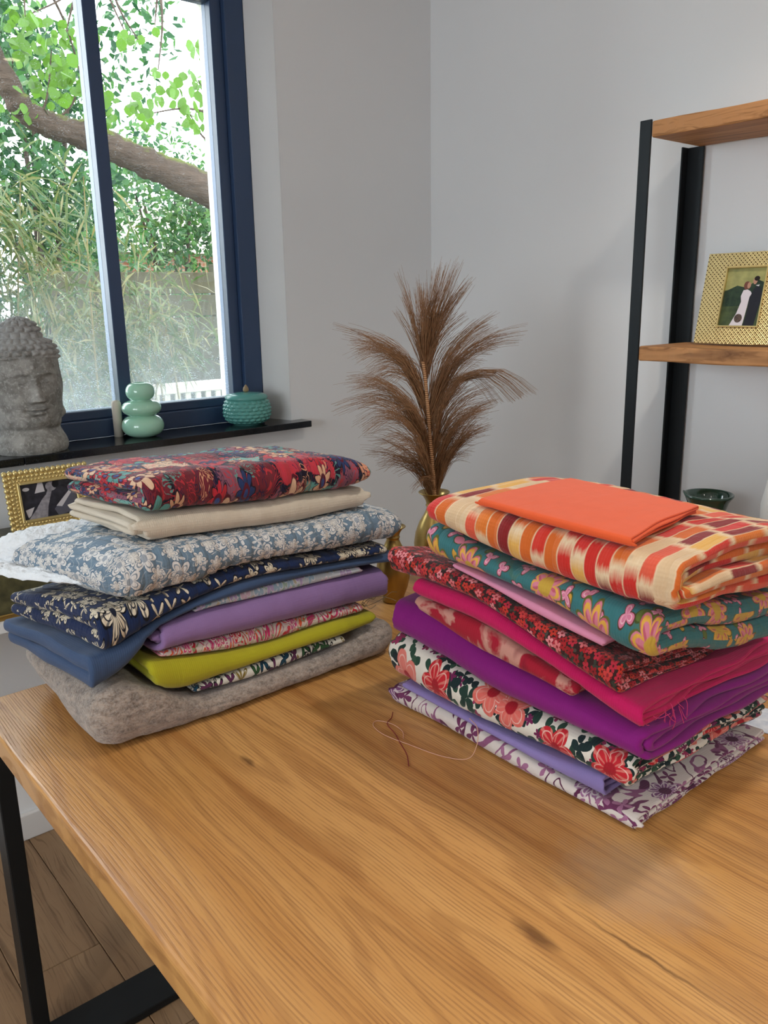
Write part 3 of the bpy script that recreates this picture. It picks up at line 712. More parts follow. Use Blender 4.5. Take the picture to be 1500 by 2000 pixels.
cloth('folded_light_blue_quilt', 'light blue quilted cotton with white flowers and white wadding at its end', F['ltblue'], 'x', .452, 1.052, 1.184, 1.53,
      [(.45, 1.0030, 1.080), (.50, 1.0060, 1.0900), (.58, 1.0090, 1.0850), (.70, 1.0160, 1.0760), (.85, 1.0080, 1.0680), (.98, .9980, 1.0660), (1.055, .9960, 1.0480)],
      ((1.18, 0, 0), (1.32, 0, 0), (1.53, -.018, -.020)), n=1, skew=-.075, round_end=.04, seed=14, wr=.004, puff=quilt_v(.022, .10, .006), edge_wob=.005, stack=SL)
cloth('folded_beige_linen', 'plain beige linen with wavy raw edges above the light blue quilt', F['beige'], 'x', .508, .966, 1.205, 1.42,
      [(.50, 1.0920, 1.1360), (.60, 1.0870, 1.1310), (.70, 1.0790, 1.1220), (.85, 1.0700, 1.1180), (.97, 1.0690, 1.1090)],
      ((1.2, 0, 0), (1.42, .004, .0)), n=4, skew=-.03, seed=15, wr=.003, jit=.026, edge_wob=.004, wav=.0006, stack=SL)
cloth('folded_patchwork_quilt', 'multicoloured oriental patterned quilt on top of its stack', F['patch'], 'x', .520, .968, 1.192, 1.46,
      [(.51, 1.1400, 1.196), (.58, 1.1370, 1.1990), (.70, 1.1260, 1.1920), (.85, 1.1220, 1.1860), (.93, 1.1200, 1.172), (.97, 1.1300, 1.152)],
      ((1.19, 0, 0), (1.30, 0, -.004), (1.46, -.002, -.010)), n=2, skew=-.045, seed=16, wr=.004, puff=quilt_v(.022, .16, .006), fine=.009, edge_wob=.006, wav=.001, stack=SL)

# ---------------- right stack (fold edges face low x, open ends face the camera at low y, stack=SR)
cloth('folded_plum_paisley', 'white cotton with plum paisley print, bottom of its stack', F['paisley'], 'y', .528, 1.028, .868, 1.225,
      [(.52, .7605, .7850), (.60, .7605, .7800), (.79, .7605, .7925), (1.03, .7605, .7960)], n=4, seed=21, wr=.002, jit=.012, edge_wob=.006, stack=SR)
cloth('folded_periwinkle_cotton', 'plain periwinkle cotton between plum paisley and white rose prints', F['peri'], 'y', .585, 1.0, .868, 1.18,
      [(.58, .7870, .8170), (.70, .7885, .8075), (.80, .7940, .8080), (1.0, .7980, .8110)], n=4, seed=22, wr=.0015, jit=.010, stack=SR)
cloth('folded_rose_print', 'white cotton with red roses and dark green leaves', F['whitefl'], 'y', .540, 1.03, .862, 1.245,
      [(.53, .8190, .8640), (.60, .8200, .8640), (.79, .8110, .8660), (.90, .8120, .8790), (1.03, .8140, .8920)],
      ((.86, 0, 0), (1.0, -.004, 0), (1.25, -.022, -.020)), n=4, seed=23, wr=.003, jit=.014, edge_wob=.006, stack=SR)
cloth('folded_purple_cotton', 'plain deep purple cotton above the white rose print', F['purple'], 'y', .522, 1.028, .864, 1.25,
      [(.51, .8675, .9100), (.60, .8680, .9140), (.79, .8695, .9290), (.92, .8830, .9560), (1.03, .8960, .9560)],
      ((.86, 0, 0), (1.0, 0, 0), (1.25, -.022, -.010)), n=4, seed=24, wr=.003, jit=.014, edge_wob=.006, stack=SR)
cloth('folded_crimson_brocade', 'dark crimson brocade with faded beige blotches under the magenta cotton', F['redikat'], 'y', .632, .955, .858, 1.12,
      [(.62, .9180, .9370), (.70, .9270, .9520), (.79, .9330, .9740), (.95, .9600, .9830)], n=2, seed=25, wr=.002, jit=.006, stack=SR)
mg = cloth('folded_magenta_cotton', 'plain magenta cotton with frayed ends above the crimson brocade', F['magenta'], 'y', .530, .948, .856, 1.25,
      [(.52, .9180, .9480), (.58, .9280, .9560), (.66, .9500, .9740), (.79, .9780, 1.0090), (.95, .9870, 1.0170)],
      ((.86, 0, 0), (1.0, -.012, -.010), (1.25, -.016, -.020)), n=4, seed=26, wr=.003, jit=.016, edge_wob=.006, stack=SR)
cloth('folded_ditsy_floral', 'dark red cotton densely printed with small pink flowers', F['ditsy'], 'y', .560, 1.015, .852, 1.25,
      [(.55, .9520, 1.0030), (.60, .9620, 1.0070), (.70, .9850, 1.0220), (.79, 1.0130, 1.0420), (.90, 1.0200, 1.0560), (1.02, 1.0150, 1.0600)],
      ((.85, 0, 0), (1.0, -.022, -.030), (1.25, -.022, -.052)), n=4, seed=27, wr=.003, jit=.012, edge_wob=.006, stack=SR)
cloth('folded_pink_cotton', 'plain light pink cotton between the teal quilt and small red flowers', F['pink'], 'y', .590, .870, .862, 1.1,
      [(.58, 1.0095, 1.0200), (.70, 1.0260, 1.0400), (.79, 1.0430, 1.0520), (.87, 1.0530, 1.0600)], n=2, seed=28, wr=.001, jit=.006, stack=SR)
cloth('folded_teal_quilt', 'teal quilted cotton with pink and yellow flowers', F['teal'], 'y', .518, .925, .856, 1.235,
      [(.51, 1.0150, 1.0780), (.58, 1.0230, 1.0800), (.66, 1.0450, 1.0840), (.755, 1.0560, 1.0850), (.92, 1.0650, 1.1160)],
      ((.85, 0, 0), (.95, -.012, -.008), (1.05, -.044, -.030), (1.235, -.068, -.060)), n=2, seed=29, wr=.002, puff=quilt_grid(.07, .075, .10), edge_wob=.004, stack=SR)
cloth('folded_ikat_quilt', 'orange, red and cream brushstroke quilt under the orange cotton', F['ikat'], 'y', .492, .915, .852, 1.225,
      [(.48, 1.0900, 1.1500), (.58, 1.0860, 1.1480), (.66, 1.0880, 1.1500), (.78, 1.1000, 1.1560), (.92, 1.1200, 1.1560)],
      ((.85, 0, 0), (.95, -.008, .004), (1.1, -.030, .0), (1.225, -.045, -.022)), n=4, seed=30, wr=.003, puff=quilt_v(.034, .12), jit=.024, edge_wob=.005, fine=.01, stack=SR)
cloth('folded_orange_cotton', 'plain bright orange cotton lying on the brushstroke quilt', F['orange'], 'y', .562, .822, .868, 1.085,
      [(.56, 1.1525, 1.1650), (.70, 1.1560, 1.1690), (.83, 1.1600, 1.1720)],
      ((.86, 0, 0), (.95, .003, .003), (1.085, -.001, -.001)), n=4, skew=.03, seed=31, wr=.001, jit=.010, edge_wob=.003, stack=SR)

# ------------------------------------------------------------------ wadding and loose threads
lb = bpy.data.objects['folded_light_blue_quilt']
def ribbon_sheet(name, pts_a, pts_b, mat, parent, thick=.006, nu=40, nv=10, amp=.002, seed=4):
    """soft sheet between two 3D curves, given a real thickness"""
    A = smooth_curve(pts_a, nu); B = smooth_curve(pts_b, nu); n = min(len(A), len(B)); A, B = A[:n], B[:n]
    t = np.linspace(0, 1, nv)[None, :, None]
    G = A[:, None]*(1-t)+B[:, None]*t
    du = np.gradient(G, axis=0); dv = np.gradient(G, axis=1); Nn = np.cross(du, dv); Nn /= np.linalg.norm(Nn, axis=2)[..., None]+1e-9
    r = np.random.default_rng(seed)
    G = G+Nn*(amp*r.standard_normal(G.shape[:2]))[..., None]
    e = np.sin(np.linspace(0, PI, nv))[None, :, None]**.5*np.sin(np.linspace(.02, PI-.02, n))[:, None, None]**.3
    top = (G+Nn*thick/2*e).reshape(-1, 3); bot = (G-Nn*thick/2*e).reshape(-1, 3)
    F1 = grid_faces(n, nv); F2 = F1[:, ::-1]+n*nv
    rim = []
    idx = lambda i, j: i*nv+j
    loop = [idx(i, 0) for i in range(n)]+[idx(n-1, j) for j in range(1, nv)]+[idx(i, nv-1) for i in range(n-2, -1, -1)]+[idx(0, j) for j in range(nv-2, 0, -1)]
    for a, b in zip(loop, loop[1:]+loop[:1]): rim.append((a, a+n*nv, b+n*nv, b))
    return pyd(name, np.vstack([top, bot]), np.vstack([F1, F2, np.array(rim)]), mat, parent)
# the wadding wraps round the back of the open end of the quilt
wad = ribbon_sheet('wadding', [(.449, 1.255, 1.026), (.412, 1.33, 1.020), (.368, 1.43, 1.012), (.352, 1.50, 1.014), (.352, 1.53, 1.02), (.362, 1.535, 1.045), (.40, 1.52, 1.066), (.46, 1.50, 1.075), (.53, 1.48, 1.078)],
                   [(.458, 1.25, 1.036), (.432, 1.34, 1.030), (.398, 1.43, 1.024), (.392, 1.47, 1.018), (.394, 1.48, 1.025), (.402, 1.47, 1.045), (.43, 1.44, 1.062), (.48, 1.43, 1.071), (.54, 1.42, 1.074)], F['batting'], lb, .014, 64, 12, .0018)
tw = ribbon_sheet('wadding', [(1.05, .545, 1.018), (1.12, .530, 1.003), (1.18, .528, .990), (1.235, .530, .978)], [(1.05, .56, 1.035), (1.12, .548, 1.024), (1.18, .545, 1.013), (1.235, .548, 1.0)], F['batting'], bpy.data.objects['folded_teal_quilt'], .012, 30, 8, .0012)
M['thread_red'] = plain('red_thread', (128, 40, 50), .8); M['thread_tan'] = plain('tan_thread', (206, 160, 136), .8)
M['thread_mag'] = plain('magenta_thread', (200, 60, 110), .8); M['thread_grey'] = plain('grey_thread', (120, 110, 90), .8)
def on_table(pts): return [(a, b, TZ+.0012+c) for a, b, c in pts]
setp(tube('sewing_thread', smooth_curve(on_table([(.846, 1.0, 0), (.83, .985, .001), (.812, .975, 0), (.80, .94, 0), (.788, .915, 0), (.772, .88, 0), (.752, .853, 0)]), 50), .0007, M['thread_red'], seg=5),
     'dark red thread trailing over the table from the plum paisley cotton', 'thread')
setp(tube('sewing_thread', smooth_curve([(.862, .83, .812), (.848, .80, .812), (.836, .79, .79), (.826, .80, .768), (.81, .84, .7612), (.795, .90, .7612), (.785, .95, .7612), (.79, .985, .7612), (.806, .995, .7612), (.818, .97, .7612), (.815, .94, .7612), (.80, .92, .7612)], 80), .0007, M['thread_tan'], seg=5),
     'pale tan thread looping from the periwinkle cotton onto the table', 'thread')
r = np.random.default_rng(5); parts = []
for k in range(14):      # frayed weft along the cut end of the magenta cotton
    x0 = .862+r.uniform(0, .10); z0 = .928-.11*(x0-.862)*.6+r.uniform(-.006, .012); y0 = .524
    p = [np.array([x0, y0, z0])]
    dv = np.array([r.uniform(-.5, .5), -.5, -.6])
    for q in range(4): dv = dv+r.normal(0, .5, 3)*np.array([1, .25, .6]); p.append(p[-1]+dv*.0045)
    parts.append(tube_mesh(smooth_curve(p, 12), .0005, 4))
V, Fc = merge(parts); setp(pyd('frayed_threads', V, Fc, M['thread_mag'], mg), kind='stuff')
parts = []
for k in range(5):
    p = [np.array([.950+r.uniform(-.002, .004), 1.215+r.uniform(-.005, .01), .868])]
    dv = np.array([1, .3, .2])
    for q in range(5): dv = dv+r.normal(0, .45, 3); p.append(p[-1]+dv*.012)
    p = [np.array([max(a, .954+.002*i_), b, .872+.006*math.sin(i_*1.3+k)]) for i_, (a, b, c) in enumerate(p)]
    parts.append(tube_mesh(smooth_curve(p, 16), .0006, 4))
V, Fc = merge(parts); pyd('loose_threads', V, Fc, M['thread_grey'], bpy.data.objects['folded_paisley_cotton'])

# ------------------------------------------------------------------ brass vases with the dried plume
def vase(loc, k, label):
    prof = [(.0, .0), (.034, .0), (.037, .006), (.034, .014), (.036, .022), (.046, .05), (.053, .085), (.0545, .11), (.050, .14), (.040, .168), (.027, .190), (.0205, .205), (.0202, .212), (.0225, .213), (.0225, .216), (.0205, .218), (.023, .228), (.030, .240), (.0405, .2475), (.0415, .249), (.0405, .2505),
            (.029, .243), (.0205, .230), (.018, .216), (.018, .205), (.024, .19), (.037, .168), (.047, .14), (.0515, .11), (.050, .085), (.04, .045), (.0, .03)]
    o = lathe('brass_vase', [(a*k, b*k) for a, b in prof], M['brass'], seg=56, loc=loc)
    return setp(o, label, 'vase')
VX, VY = 1.374, 1.452
vase((VX, VY, TZ), .94, 'taller brass vase holding the brown dried plume')
vase((1.208, 1.418, TZ), .74, 'smaller empty brass vase beside the lilac twill')
pl = setp(empty('dried_plume', (VX, VY, TZ+.235)), 'brown dried palm plume fanned out in the taller brass vase', 'dried plume')
M['stem'] = None
def stem_mat():
    t = NT('wrapped_stem', .7, .3); z = t.xyz(t.coord('Object'))[2]
    rings = t.m('ABSOLUTE', t.m('SINE', t.m('MULTIPLY', z, 620)))
    t.base(t.mix(rings, lin((112, 76, 50)), lin((196, 150, 108)))); t.bump(rings, .5, .002); return t.mat
M['stem'] = stem_mat()
def fibre_mat():
    t = NT('plume_fibre', .6, .35); oi = t.noise(t.coord('Object'), 90, 2)
    t.base(t.mix(oi, lin((98, 68, 44)), lin((184, 138, 98)))); return t.mat
M['fibre'] = fibre_mat()
RT = np.array([.768, -.640, 0]); UP = np.array([0, 0, 1.0]); DP = np.array([.640, .768, 0])   # plume fan plane: across, up, depth
def loc2(a, b, c=0): return RT*a+UP*b+DP*c
tube('stem', smooth_curve([loc2(.0, -.18), loc2(.002, -.05), loc2(-.004, .06), loc2(-.012, .17), loc2(-.020, .27), loc2(-.026, .32)], 40), np.linspace(.0062, .0038, 41)[:len(smooth_curve([loc2(0, 0)]*6, 40))], M['stem'], pl, 10)
# each tuft: base on the stem (height), mean tip (across, up), half spread at the tip, droop, fibre count
TUFTS = [(.30, -.055, .49, .030, .004, 150), (.30, -.005, .50, .035, .0, 190), (.30, .045, .52, .028, .004, 170), (.29, .075, .49, .022, .010, 110),
         (.225, -.19, .365, .022, .020, 120), (.22, -.16, .32, .030, .030, 120), (.20, -.185, .33, .018, .045, 90), (.12, -.17, .235, .040, .035, 190), (.10, -.185, .255, .022, .04, 60), (.03, -.145, .16, .042, .030, 190), (.00, -.115, .085, .035, .02, 140), (-.02, -.14, .115, .012, .03, 24),
         (.20, .125, .38, .035, .02, 150), (.19, .175, .365, .020, .03, 110), (.18, .213, .235, .010, .06, 110), (.10, .115, .27, .045, .02, 180), (.05, .135, .20, .035, .02, 150), (.0, .125, .165, .025, .02, 120), (-.01, .075, .19, .030, .01, 130)]
r = np.random.default_rng(21)
for (h, ta, tbz, sp, droop, cnt) in TUFTS:
    parts = []
    sx = -.012*max(h, 0)/.17
    ncl = max(3, cnt//18); cg = r.normal(0, 1, (ncl, 3)); cL = r.uniform(.7, 1.12, ncl)
    for k in range(int(cnt*.8)):
        q_ = r.integers(0, ncl); g = cg[q_]*.95+r.normal(0, .28, 3); L = cL[q_]*r.uniform(.88, 1.06)
        base = np.array([sx+r.normal(0, .003), h-.10*abs(ta)+r.normal(0, .008), .004+abs(r.normal(0, .004))])
        tip = np.array([sx+(ta-sx)*L+g[0]*sp*.75, h+(tbz-h)*L+g[1]*sp*.75, g[2]*sp*1.1])
        mid = base*.55+tip*.45+np.array([-.25*(ta-sx)*.5, .10*abs(ta)+droop, 0])+r.normal(0, .004, 3)
        P = [base, base*.8+mid*.25-base*.05, mid, mid*.45+tip*.55+np.array([0, droop*.6, 0]), tip]
        C = smooth_curve([loc2(*q) for q in P], 10)
        rad = np.linspace(.00075, .00022, len(C))
        parts.append(tube_mesh(C, rad, 3))
    V, Fc = merge(parts); pyd('tuft', V, Fc, M['fibre'], pl)

# ------------------------------------------------------------------ window sill things
def stone():
    t = NT('weathered_stone', .9, .2); co = t.coord('Object')
    n1 = t.noise(co, 26, 5, .65); n2 = t.noise(co, 140, 3, .6)
    c = t.mix(t.step(n1, .25, .4), lin((128, 126, 121)), lin((172, 170, 165)))
    z = t.xyz(co)[2]
    c = t.mix(t.m('MULTIPLY', t.step(n2, .2, .52), .6), c, lin((206, 204, 200)))
    c = t.mix(t.m('MULTIPLY', t.step(t.m('ADD', z, t.m('MULTIPLY', n1, .1)), .03, .29), .5), c, lin((176, 176, 176)))
    t.base(c); t.bump(t.m('ADD', n2, n1), .5, .003); return t.mat
def stone_head():
    zs = np.concatenate([np.linspace(0, .25, 150, endpoint=False), np.linspace(.25, .3475, 110)])
    pr = np.array([(0, .086), (.012, .0905), (.03, .088), (.048, .080), (.060, .0765), (.075, .0785), (.10, .0825), (.14, .0865), (.19, .0880), (.235, .0868), (.262, .0825), (.28, .073), (.290, .060), (.296, .050), (.306, .0475), (.322, .041), (.336, .028), (.344, .014), (.3475, .001)])
    rw = interp(zs, [(a, b) for a, b in pr], 1); rw = np.clip(rw, .0008, None)
    na = 260; A = np.linspace(-PI, PI, na, endpoint=False)
    Z, AA = np.meshgrid(zs, A, indexing='ij'); Rw = rw[:, None]*np.ones_like(AA)
    X = Rw*np.sin(AA); Y = -Rw*np.cos(AA)*.92
    front = np.clip(np.cos(AA), 0, 1)**.5
    G = lambda x0, z0, sx, sz: np.exp(-((X-x0)/sx)**2-((Z-z0)/sz)**2)
    d = np.zeros_like(Z)
    nz = np.clip((.212-Z)/.075, 0, 1)*np.clip((Z-.130)/.008, 0, 1)
    d += nz*(.007+.013*np.clip((.212-Z)/.075, 0, 1)**1.3)*np.exp(-(X/(.0065+.007*np.clip((.205-Z)/.075, 0, 1)))**2)
    for s in (-1, 1):
        d += .007*G(s*.0125, .140, .0065, .0075)                      # nostrils
        d -= .0085*G(s*.033, .186, .019, .013)                        # sockets
        d += .0075*G(s*.033, .183, .0155, .0075)                      # lids
        d -= .0030*np.exp(-((Z-.1805-.35*(X-s*.033)**2/.02)/.0016)**2)*np.exp(-((X-s*.033)/.015)**2)
        arch = .207-6.0*(X-s*.030)**2
        d += .0050*np.exp(-((Z-arch)/.0045)**2)*np.exp(-((X-s*.032)/.022)**2)
        d += .003*G(s*.046, .135, .018, .022)                         # cheeks
        d += .0035*G(s*.011, .1165, .010, .0042)                      # upper lip
        d -= .0025*G(s*.026, .112, .006, .008)
    d += .0058*G(0, .1055, .0165, .0050)+.0045*G(0, .117, .019, .0045)
    d -= .0048*np.exp(-((Z-.1118-.8*X**2)/.0017)**2)*np.exp(-(X/.022)**2)
    d -= .003*G(0, .096, .014, .005); d += .0065*G(0, .083, .020, .010)
    d -= .006*np.exp(-((Z-.060)/.008)**2)
    d += .0028*G(0, .222, .0045, .0045)
    d = 1.35*d*front*np.clip(np.cos(AA)*3, 0, 1)
    for s in (-1, 1):                                                  # long ears at the sides
        ea = np.exp(-((AA-s*1.62)/.15)**4)
        el = np.clip((Z-.080)/.012, 0, 1)*np.clip((.225-Z)/.02, 0, 1)
        d += .010*ea*el*(.75+.25*np.cos((Z-.08)*70)); d += .006*np.exp(-((AA-s*1.62)/.16)**4)*np.exp(-((Z-.093)/.014)**2)
        d -= .006*np.exp(-((AA-s*1.60)/.06)**2)*np.exp(-((Z-.165)/.04)**4)
    hair = 1/(1+np.exp(-(Z-(.249-.010*np.abs(np.sin(AA))+.0*AA))/.0012))
    rows = (Z-.249)/.0146; ri = np.floor(rows)
    ncurl = np.maximum(6, np.round(2*PI*Rw/.0150)); ncurl = np.where(Z > .292, np.round(2*PI*.040/.0200), np.round(2*PI*.080/.0200))
    ph = AA*ncurl/2+ri*PI/2
    d += hair*(.001+.0085*np.abs(np.sin(rows*PI))**.7*np.abs(np.sin(ph))**.7)*np.clip((.3475-Z)/.01, .15, 1)
    RX = Rw+d; X = RX*np.sin(AA); Y = -(Rw*.92+d)*np.cos(AA)
    V = np.stack([X, Y, Z], -1).reshape(-1, 3)
    F_ = grid_faces(len(zs), na, wrap_v=True)
    base = np.array([[0, 0, 0.0]]); F2 = []
    o = pyd('stone_head', V, F_, stone()); bm = bmesh.new(); bm.from_mesh(o.data)
    bm.verts.ensure_lookup_table()
    bm.faces.new([bm.verts[i] for i in range(na)]); bm.faces.new([bm.verts[(len(zs)-1)*na+i] for i in range(na)][::-1])
    bmesh.ops.recalc_face_normals(bm, faces=bm.faces); bm.to_mesh(o.data); bm.free()
    o.data.polygons.foreach_set('use_smooth', [True]*len(o.data.polygons))
    o.location = (.677, 2.257, 1.0862)
    return setp(o, 'weathered grey stone head with closed eyes and curled hair on the window sill', 'sculpture')
stone_head()
def glaze(name, rgb, rough=.08, trans=0.0):
    t = NT(name, rough, .5); t.base(lin(rgb)); t.b.inputs['Coat Weight'].default_value = .6
    t.b.inputs['Subsurface Weight'].default_value = .25; t.b.inputs['Subsurface Radius'].default_value = (.02, .03, .025); t.b.inputs['Subsurface Scale'].default_value = .6
    return t.mat
M['opal'] = glaze('opal_green_glass', (168, 216, 190)); M['tealglaze'] = plain('teal_glaze', (94, 160, 152), .14, .5, vary=.12)
def blob(z0, z1, r, n=16, e=.55):
    out = []
    for a in np.linspace(-PI/2, PI/2, n): out.append((r*math.cos(a)**e, (z0+z1)/2+(z1-z0)/2*math.sin(a)))
    return out
prof = [(0, 0), (.030, 0)]+[p for p in blob(0, .064, .0595) if p[0] > .030]+[p for p in blob(.060, .106, .0555) if p[0] > .026]+[p for p in blob(.103, .156, .0405) if p[0] > .020]+[(.018, .155), (.015, .150), (.015, .12), (0, .115)]
o = lathe('bubble_vase', prof, M['opal'], seg=64, loc=(.992, 2.268, 1.0862)); setp(o, 'pale mint green glass vase of three stacked bubbles on the window sill', 'vase')
o = lathe('candle', [(0, 0), (.013, 0), (.013, .075), (.014, .09), (.0135, .097), (.010, .103), (0, .105)], plain('cream_wax', (238, 226, 210), .5, .4), seg=32, loc=(.940, 2.323, 1.0862)); setp(o, 'small cream rounded candle tucked behind the mint green vase', 'candle')
jr = setp(empty('lidded_jar', (1.335, 2.262, 1.0862)), 'teal ceramic jar with scaled sides and acorn knob on the window sill', 'jar')
# body with overlapping scale relief
zs = np.linspace(0, 1, 90); na = 220; A = np.linspace(0, 2*PI, na, endpoint=False)
rp = interp(zs, [(0, .044), (.04, .048), (.10, .056), (.3, .0685), (.55, .0715), (.8, .069), (1, .0625)], 1); zz = zs*.078
Zg, Ag = np.meshgrid(zs, A, indexing='ij'); rows = Zg*7.0; ri = np.floor(rows); rf = rows-ri
ph = Ag*22/2+ri*PI/2
sc = np.abs(np.cos(ph))**.9*np.sin(np.clip(rf, 0, 1)*PI)**.9
Rg = rp[:, None]+.0052*sc*np.clip((Zg-.06)*20, 0, 1)*np.clip((1-Zg)*14, 0, 1)
V = np.stack([Rg*np.cos(Ag), Rg*np.sin(Ag), zz[:, None]*np.ones_like(Ag)], -1).reshape(-1, 3)
pyd('body', V, grid_faces(90, na, wrap_v=True)[:, ::-1], M['tealglaze'], jr)
lathe('foot', [(0, 0), (.042, 0), (.045, .002), (.045, .004), (0, .004)], M['tealglaze'], jr)
lid = lathe('lid', [(0, .078), (.064, .078), (.0665, .081), (.0665, .086), (.062, .092), (.045, .0965), (.02, .099), (0, .0995)], M['tealglaze'], jr, 56)
lathe('knob', [(0, .099), (.006, .100), (.009, .104), (.009, .108), (.0075, .113), (.004, .119), (.0008, .123), (0, .1235)], plain('acorn_knob', (150, 128, 96), .5, .3), lid, 24)

# ------------------------------------------------------------------ shelving unit
su = setp(empty('shelving_unit', (1.86, 0, 0)), 'rustic wood shelving unit with blackened steel uprights', 'shelving')
SY0, SY1 = .02, 1.246
for yy in (SY1-.031, SY0):
    box('front_post', 0, .006, yy, yy+.031, .002, 1.861, M['steel'], su, .001, 1)
    bm = bmesh.new(); add_box(bm, .222, .228, yy-.012, yy+.036, .002, 1.822, .001, 1); add_box(bm, .196, .2215, yy+.031, yy+.036, .002, 1.822, .001, 1)
    bm_obj('back_post', bm, M['steel'], su)
SHELF_Z = (1.857, 1.333, .812, .29)
for zz in SHELF_Z:
    bm = bmesh.new(); add_box(bm, .001, .2215, SY0+.0315, SY1-.0315, zz-.037, zz, .004, 2)
    bmesh.ops.subdivide_edges(bm, edges=[e for e in bm.edges if abs(e.verts[0].co.y-e.verts[1].co.y) > .5], cuts=70, use_grid_fill=True)
    r = np.random.default_rng(int(zz*100))
    for v in bm.verts:
        if v.co.x < .02: v.co.x += abs(r.normal(0, .0008))
        v.co.z += .0008*math.sin(v.co.y*23+v.co.x*31)
    bm_obj('shelf', bm, M['pine'], su)
# ------------------------------------------------------------------ picture frames
M['gold'] = plain('pale_gold', (226, 204, 140), .34, .5, .75, (60, .05, .003), .1)
def cane_gold():
    t = NT('woven_gold', .32, .5); t.b.inputs['Metallic'].default_value = .7
    x, y, z = t.xyz(t.coord('Object'))
    a = t.m('SINE', t.m('MULTIPLY', x, 2*PI/.0105)); b = t.m('SINE', t.m('MULTIPLY', z, 2*PI/.0105))
    h = t.m('MULTIPLY', a, b); hole = t.step(h, .12, .42)
    dg = t.m('ABSOLUTE', t.m('SINE', t.m('MULTIPLY', t.m('ADD', x, z), 2*PI/.0105)))
    t.base(t.mix(hole, lin((236, 216, 156)), lin((120, 98, 56))))
    t.bump(t.m('SUBTRACT', t.m('MULTIPLY', dg, .5), t.m('MULTIPLY', hole, 1.5)), .9, .003); return t.mat
M['cane'] = cane_gold()
def flat_print(name, W, H, polys, mats, parent, th=.0015):
    """a printed photograph: one thin card whose picture areas are coloured facets a hair above one another"""
    bm = bmesh.new(); add_box(bm, 0, W, 0, th, 0, H)
    for f in bm.faces: f.material_index = 0
    for k, (mi, pts) in enumerate(polys):
        vs = [bm.verts.new((p[0]*W, -.00006*(k+1), p[1]*H)) for p in pts]
        f = bm.faces.new(vs); f.material_index = mi
        f.normal_update()
        if f.normal.y > 0: f.normal_flip()
    me = bpy.data.meshes.new(name); bm.to_mesh(me); bm.free()
    for m_ in mats: me.materials.append(m_)
    return link(name, me, None, parent)
def ell(cx, cy, rx, ry, n=18, rot=0): return [(cx+rx*math.cos(a)*math.cos(rot)-ry*math.sin(a)*math.sin(rot), cy+rx*math.cos(a)*math.sin(rot)+ry*math.sin(a)*math.cos(rot)) for a in np.linspace(0, 2*PI, n, endpoint=False)]
def mottled(name, a, b, s=60, gl=.25):
    t = NT(name, gl, .5); t.base(t.mix(t.step(t.noise(t.coord('Object'), s, 4), .4, .3), lin(a), lin(b))); return t.mat
def photo_frame(name, loc, rz, tilt, W, H, bl, br, bb, bt, label, border):
    o = setp(empty(name, loc), label, 'picture frame'); o.rotation_euler = (tilt, 0, rz)
    return o
# wedding photo on the shelf: local x runs along the frame, local -y is its face
fr = setp(empty('photo_frame', (1.985, 1.134, 1.3362)), 'gold woven pattern photo frame standing on the middle shelf', 'picture frame')
fr.rotation_euler = (-.21, 0, -PI/2)
FW, FH, bl, bb, bt = .212, .222, .056, .044, .037
bm = bmesh.new()
add_box(bm, 0, bl, -.006, .004, 0, FH, .001, 1); add_box(bm, FW-bl, FW, -.006, .004, 0, FH, .001, 1)
add_box(bm, bl, FW-bl, -.006, .004, 0, bb, 0); add_box(bm, bl, FW-bl, -.006, .004, FH-bt, FH, 0)
bm_obj('border', bm, M['cane'], fr)
bm = bmesh.new()
for q in ((bl-.003, bl+.001, bb-.003, FH-bt+.003), (FW-bl-.001, FW-bl+.003, bb-.003, FH-bt+.003)): add_box(bm, q[0], q[1], -.009, -.002, q[2], q[3], .0008, 1)
for q in ((bb-.003, bb+.001), (FH-bt-.001, FH-bt+.003)): add_box(bm, bl+.001, FW-bl-.001, -.009, -.002, q[0], q[1], .0008, 1)
bm_obj('inner_rim', bm, M['gold'], fr)
pw, phh = FW-2*bl, FH-bb-bt
pm = [mottled('photo_meadow', (48, 62, 44), (86, 100, 62), 40), mottled('photo_sunlit_trees', (128, 132, 84), (176, 170, 110), 30), mottled('photo_dark_trees', (30, 46, 38), (52, 72, 52), 70),
      plain('photo_suit', (38, 40, 48), .3), plain('photo_dress', (214, 206, 212), .3), plain('photo_skin', (176, 132, 112), .3), plain('photo_hair', (40, 30, 28), .3), plain('photo_auburn', (110, 70, 60), .3), mottled('photo_bouquet', (50, 46, 44), (110, 90, 80), 300)]
polys = [(1, [(0, .62), (1, .70), (1, 1), (0, 1)]), (2, [(0, .34), (1, .36), (1, .74), (.78, .80), (.55, .66), (.3, .70), (0, .60)]),
         (4, [(.26, 0), (.60, 0), (.64, .30), (.66, .50), (.70, .56), (.66, .60), (.58, .63), (.48, .62), (.44, .52), (.47, .42), (.40, .22)]),
         (3, [(.62, 0), (.88, 0), (.93, .30), (.96, .55), (.90, .66), (.80, .70), (.72, .62), (.67, .50), (.66, .25)]),
         (7, ell(.545, .70, .075, .07)), (5, ell(.60, .70, .045, .055)), (5, ell(.735, .775, .052, .06)), (6, ell(.77, .815, .068, .042)), (4, [(.76, .70), (.86, .71), (.84, .68)]), (8, ell(.47, .14, .10, .075))]
flat_print('photo', pw, phh, polys, pm, fr).location = (bl, -.001, bb)
bm = bmesh.new(); add_box(bm, .02, FW-.02, .004, .007, .02, FH-.02); bm_obj('back_board', bm, M['steel'], fr)
bm = bmesh.new(); add_box(bm, FW/2-.02, FW/2+.02, .0072, .0105, .003, .14); s_ = bm_obj('easel_strut', bm, M['steel'], fr); s_.rotation_euler = (0, 0, 0)

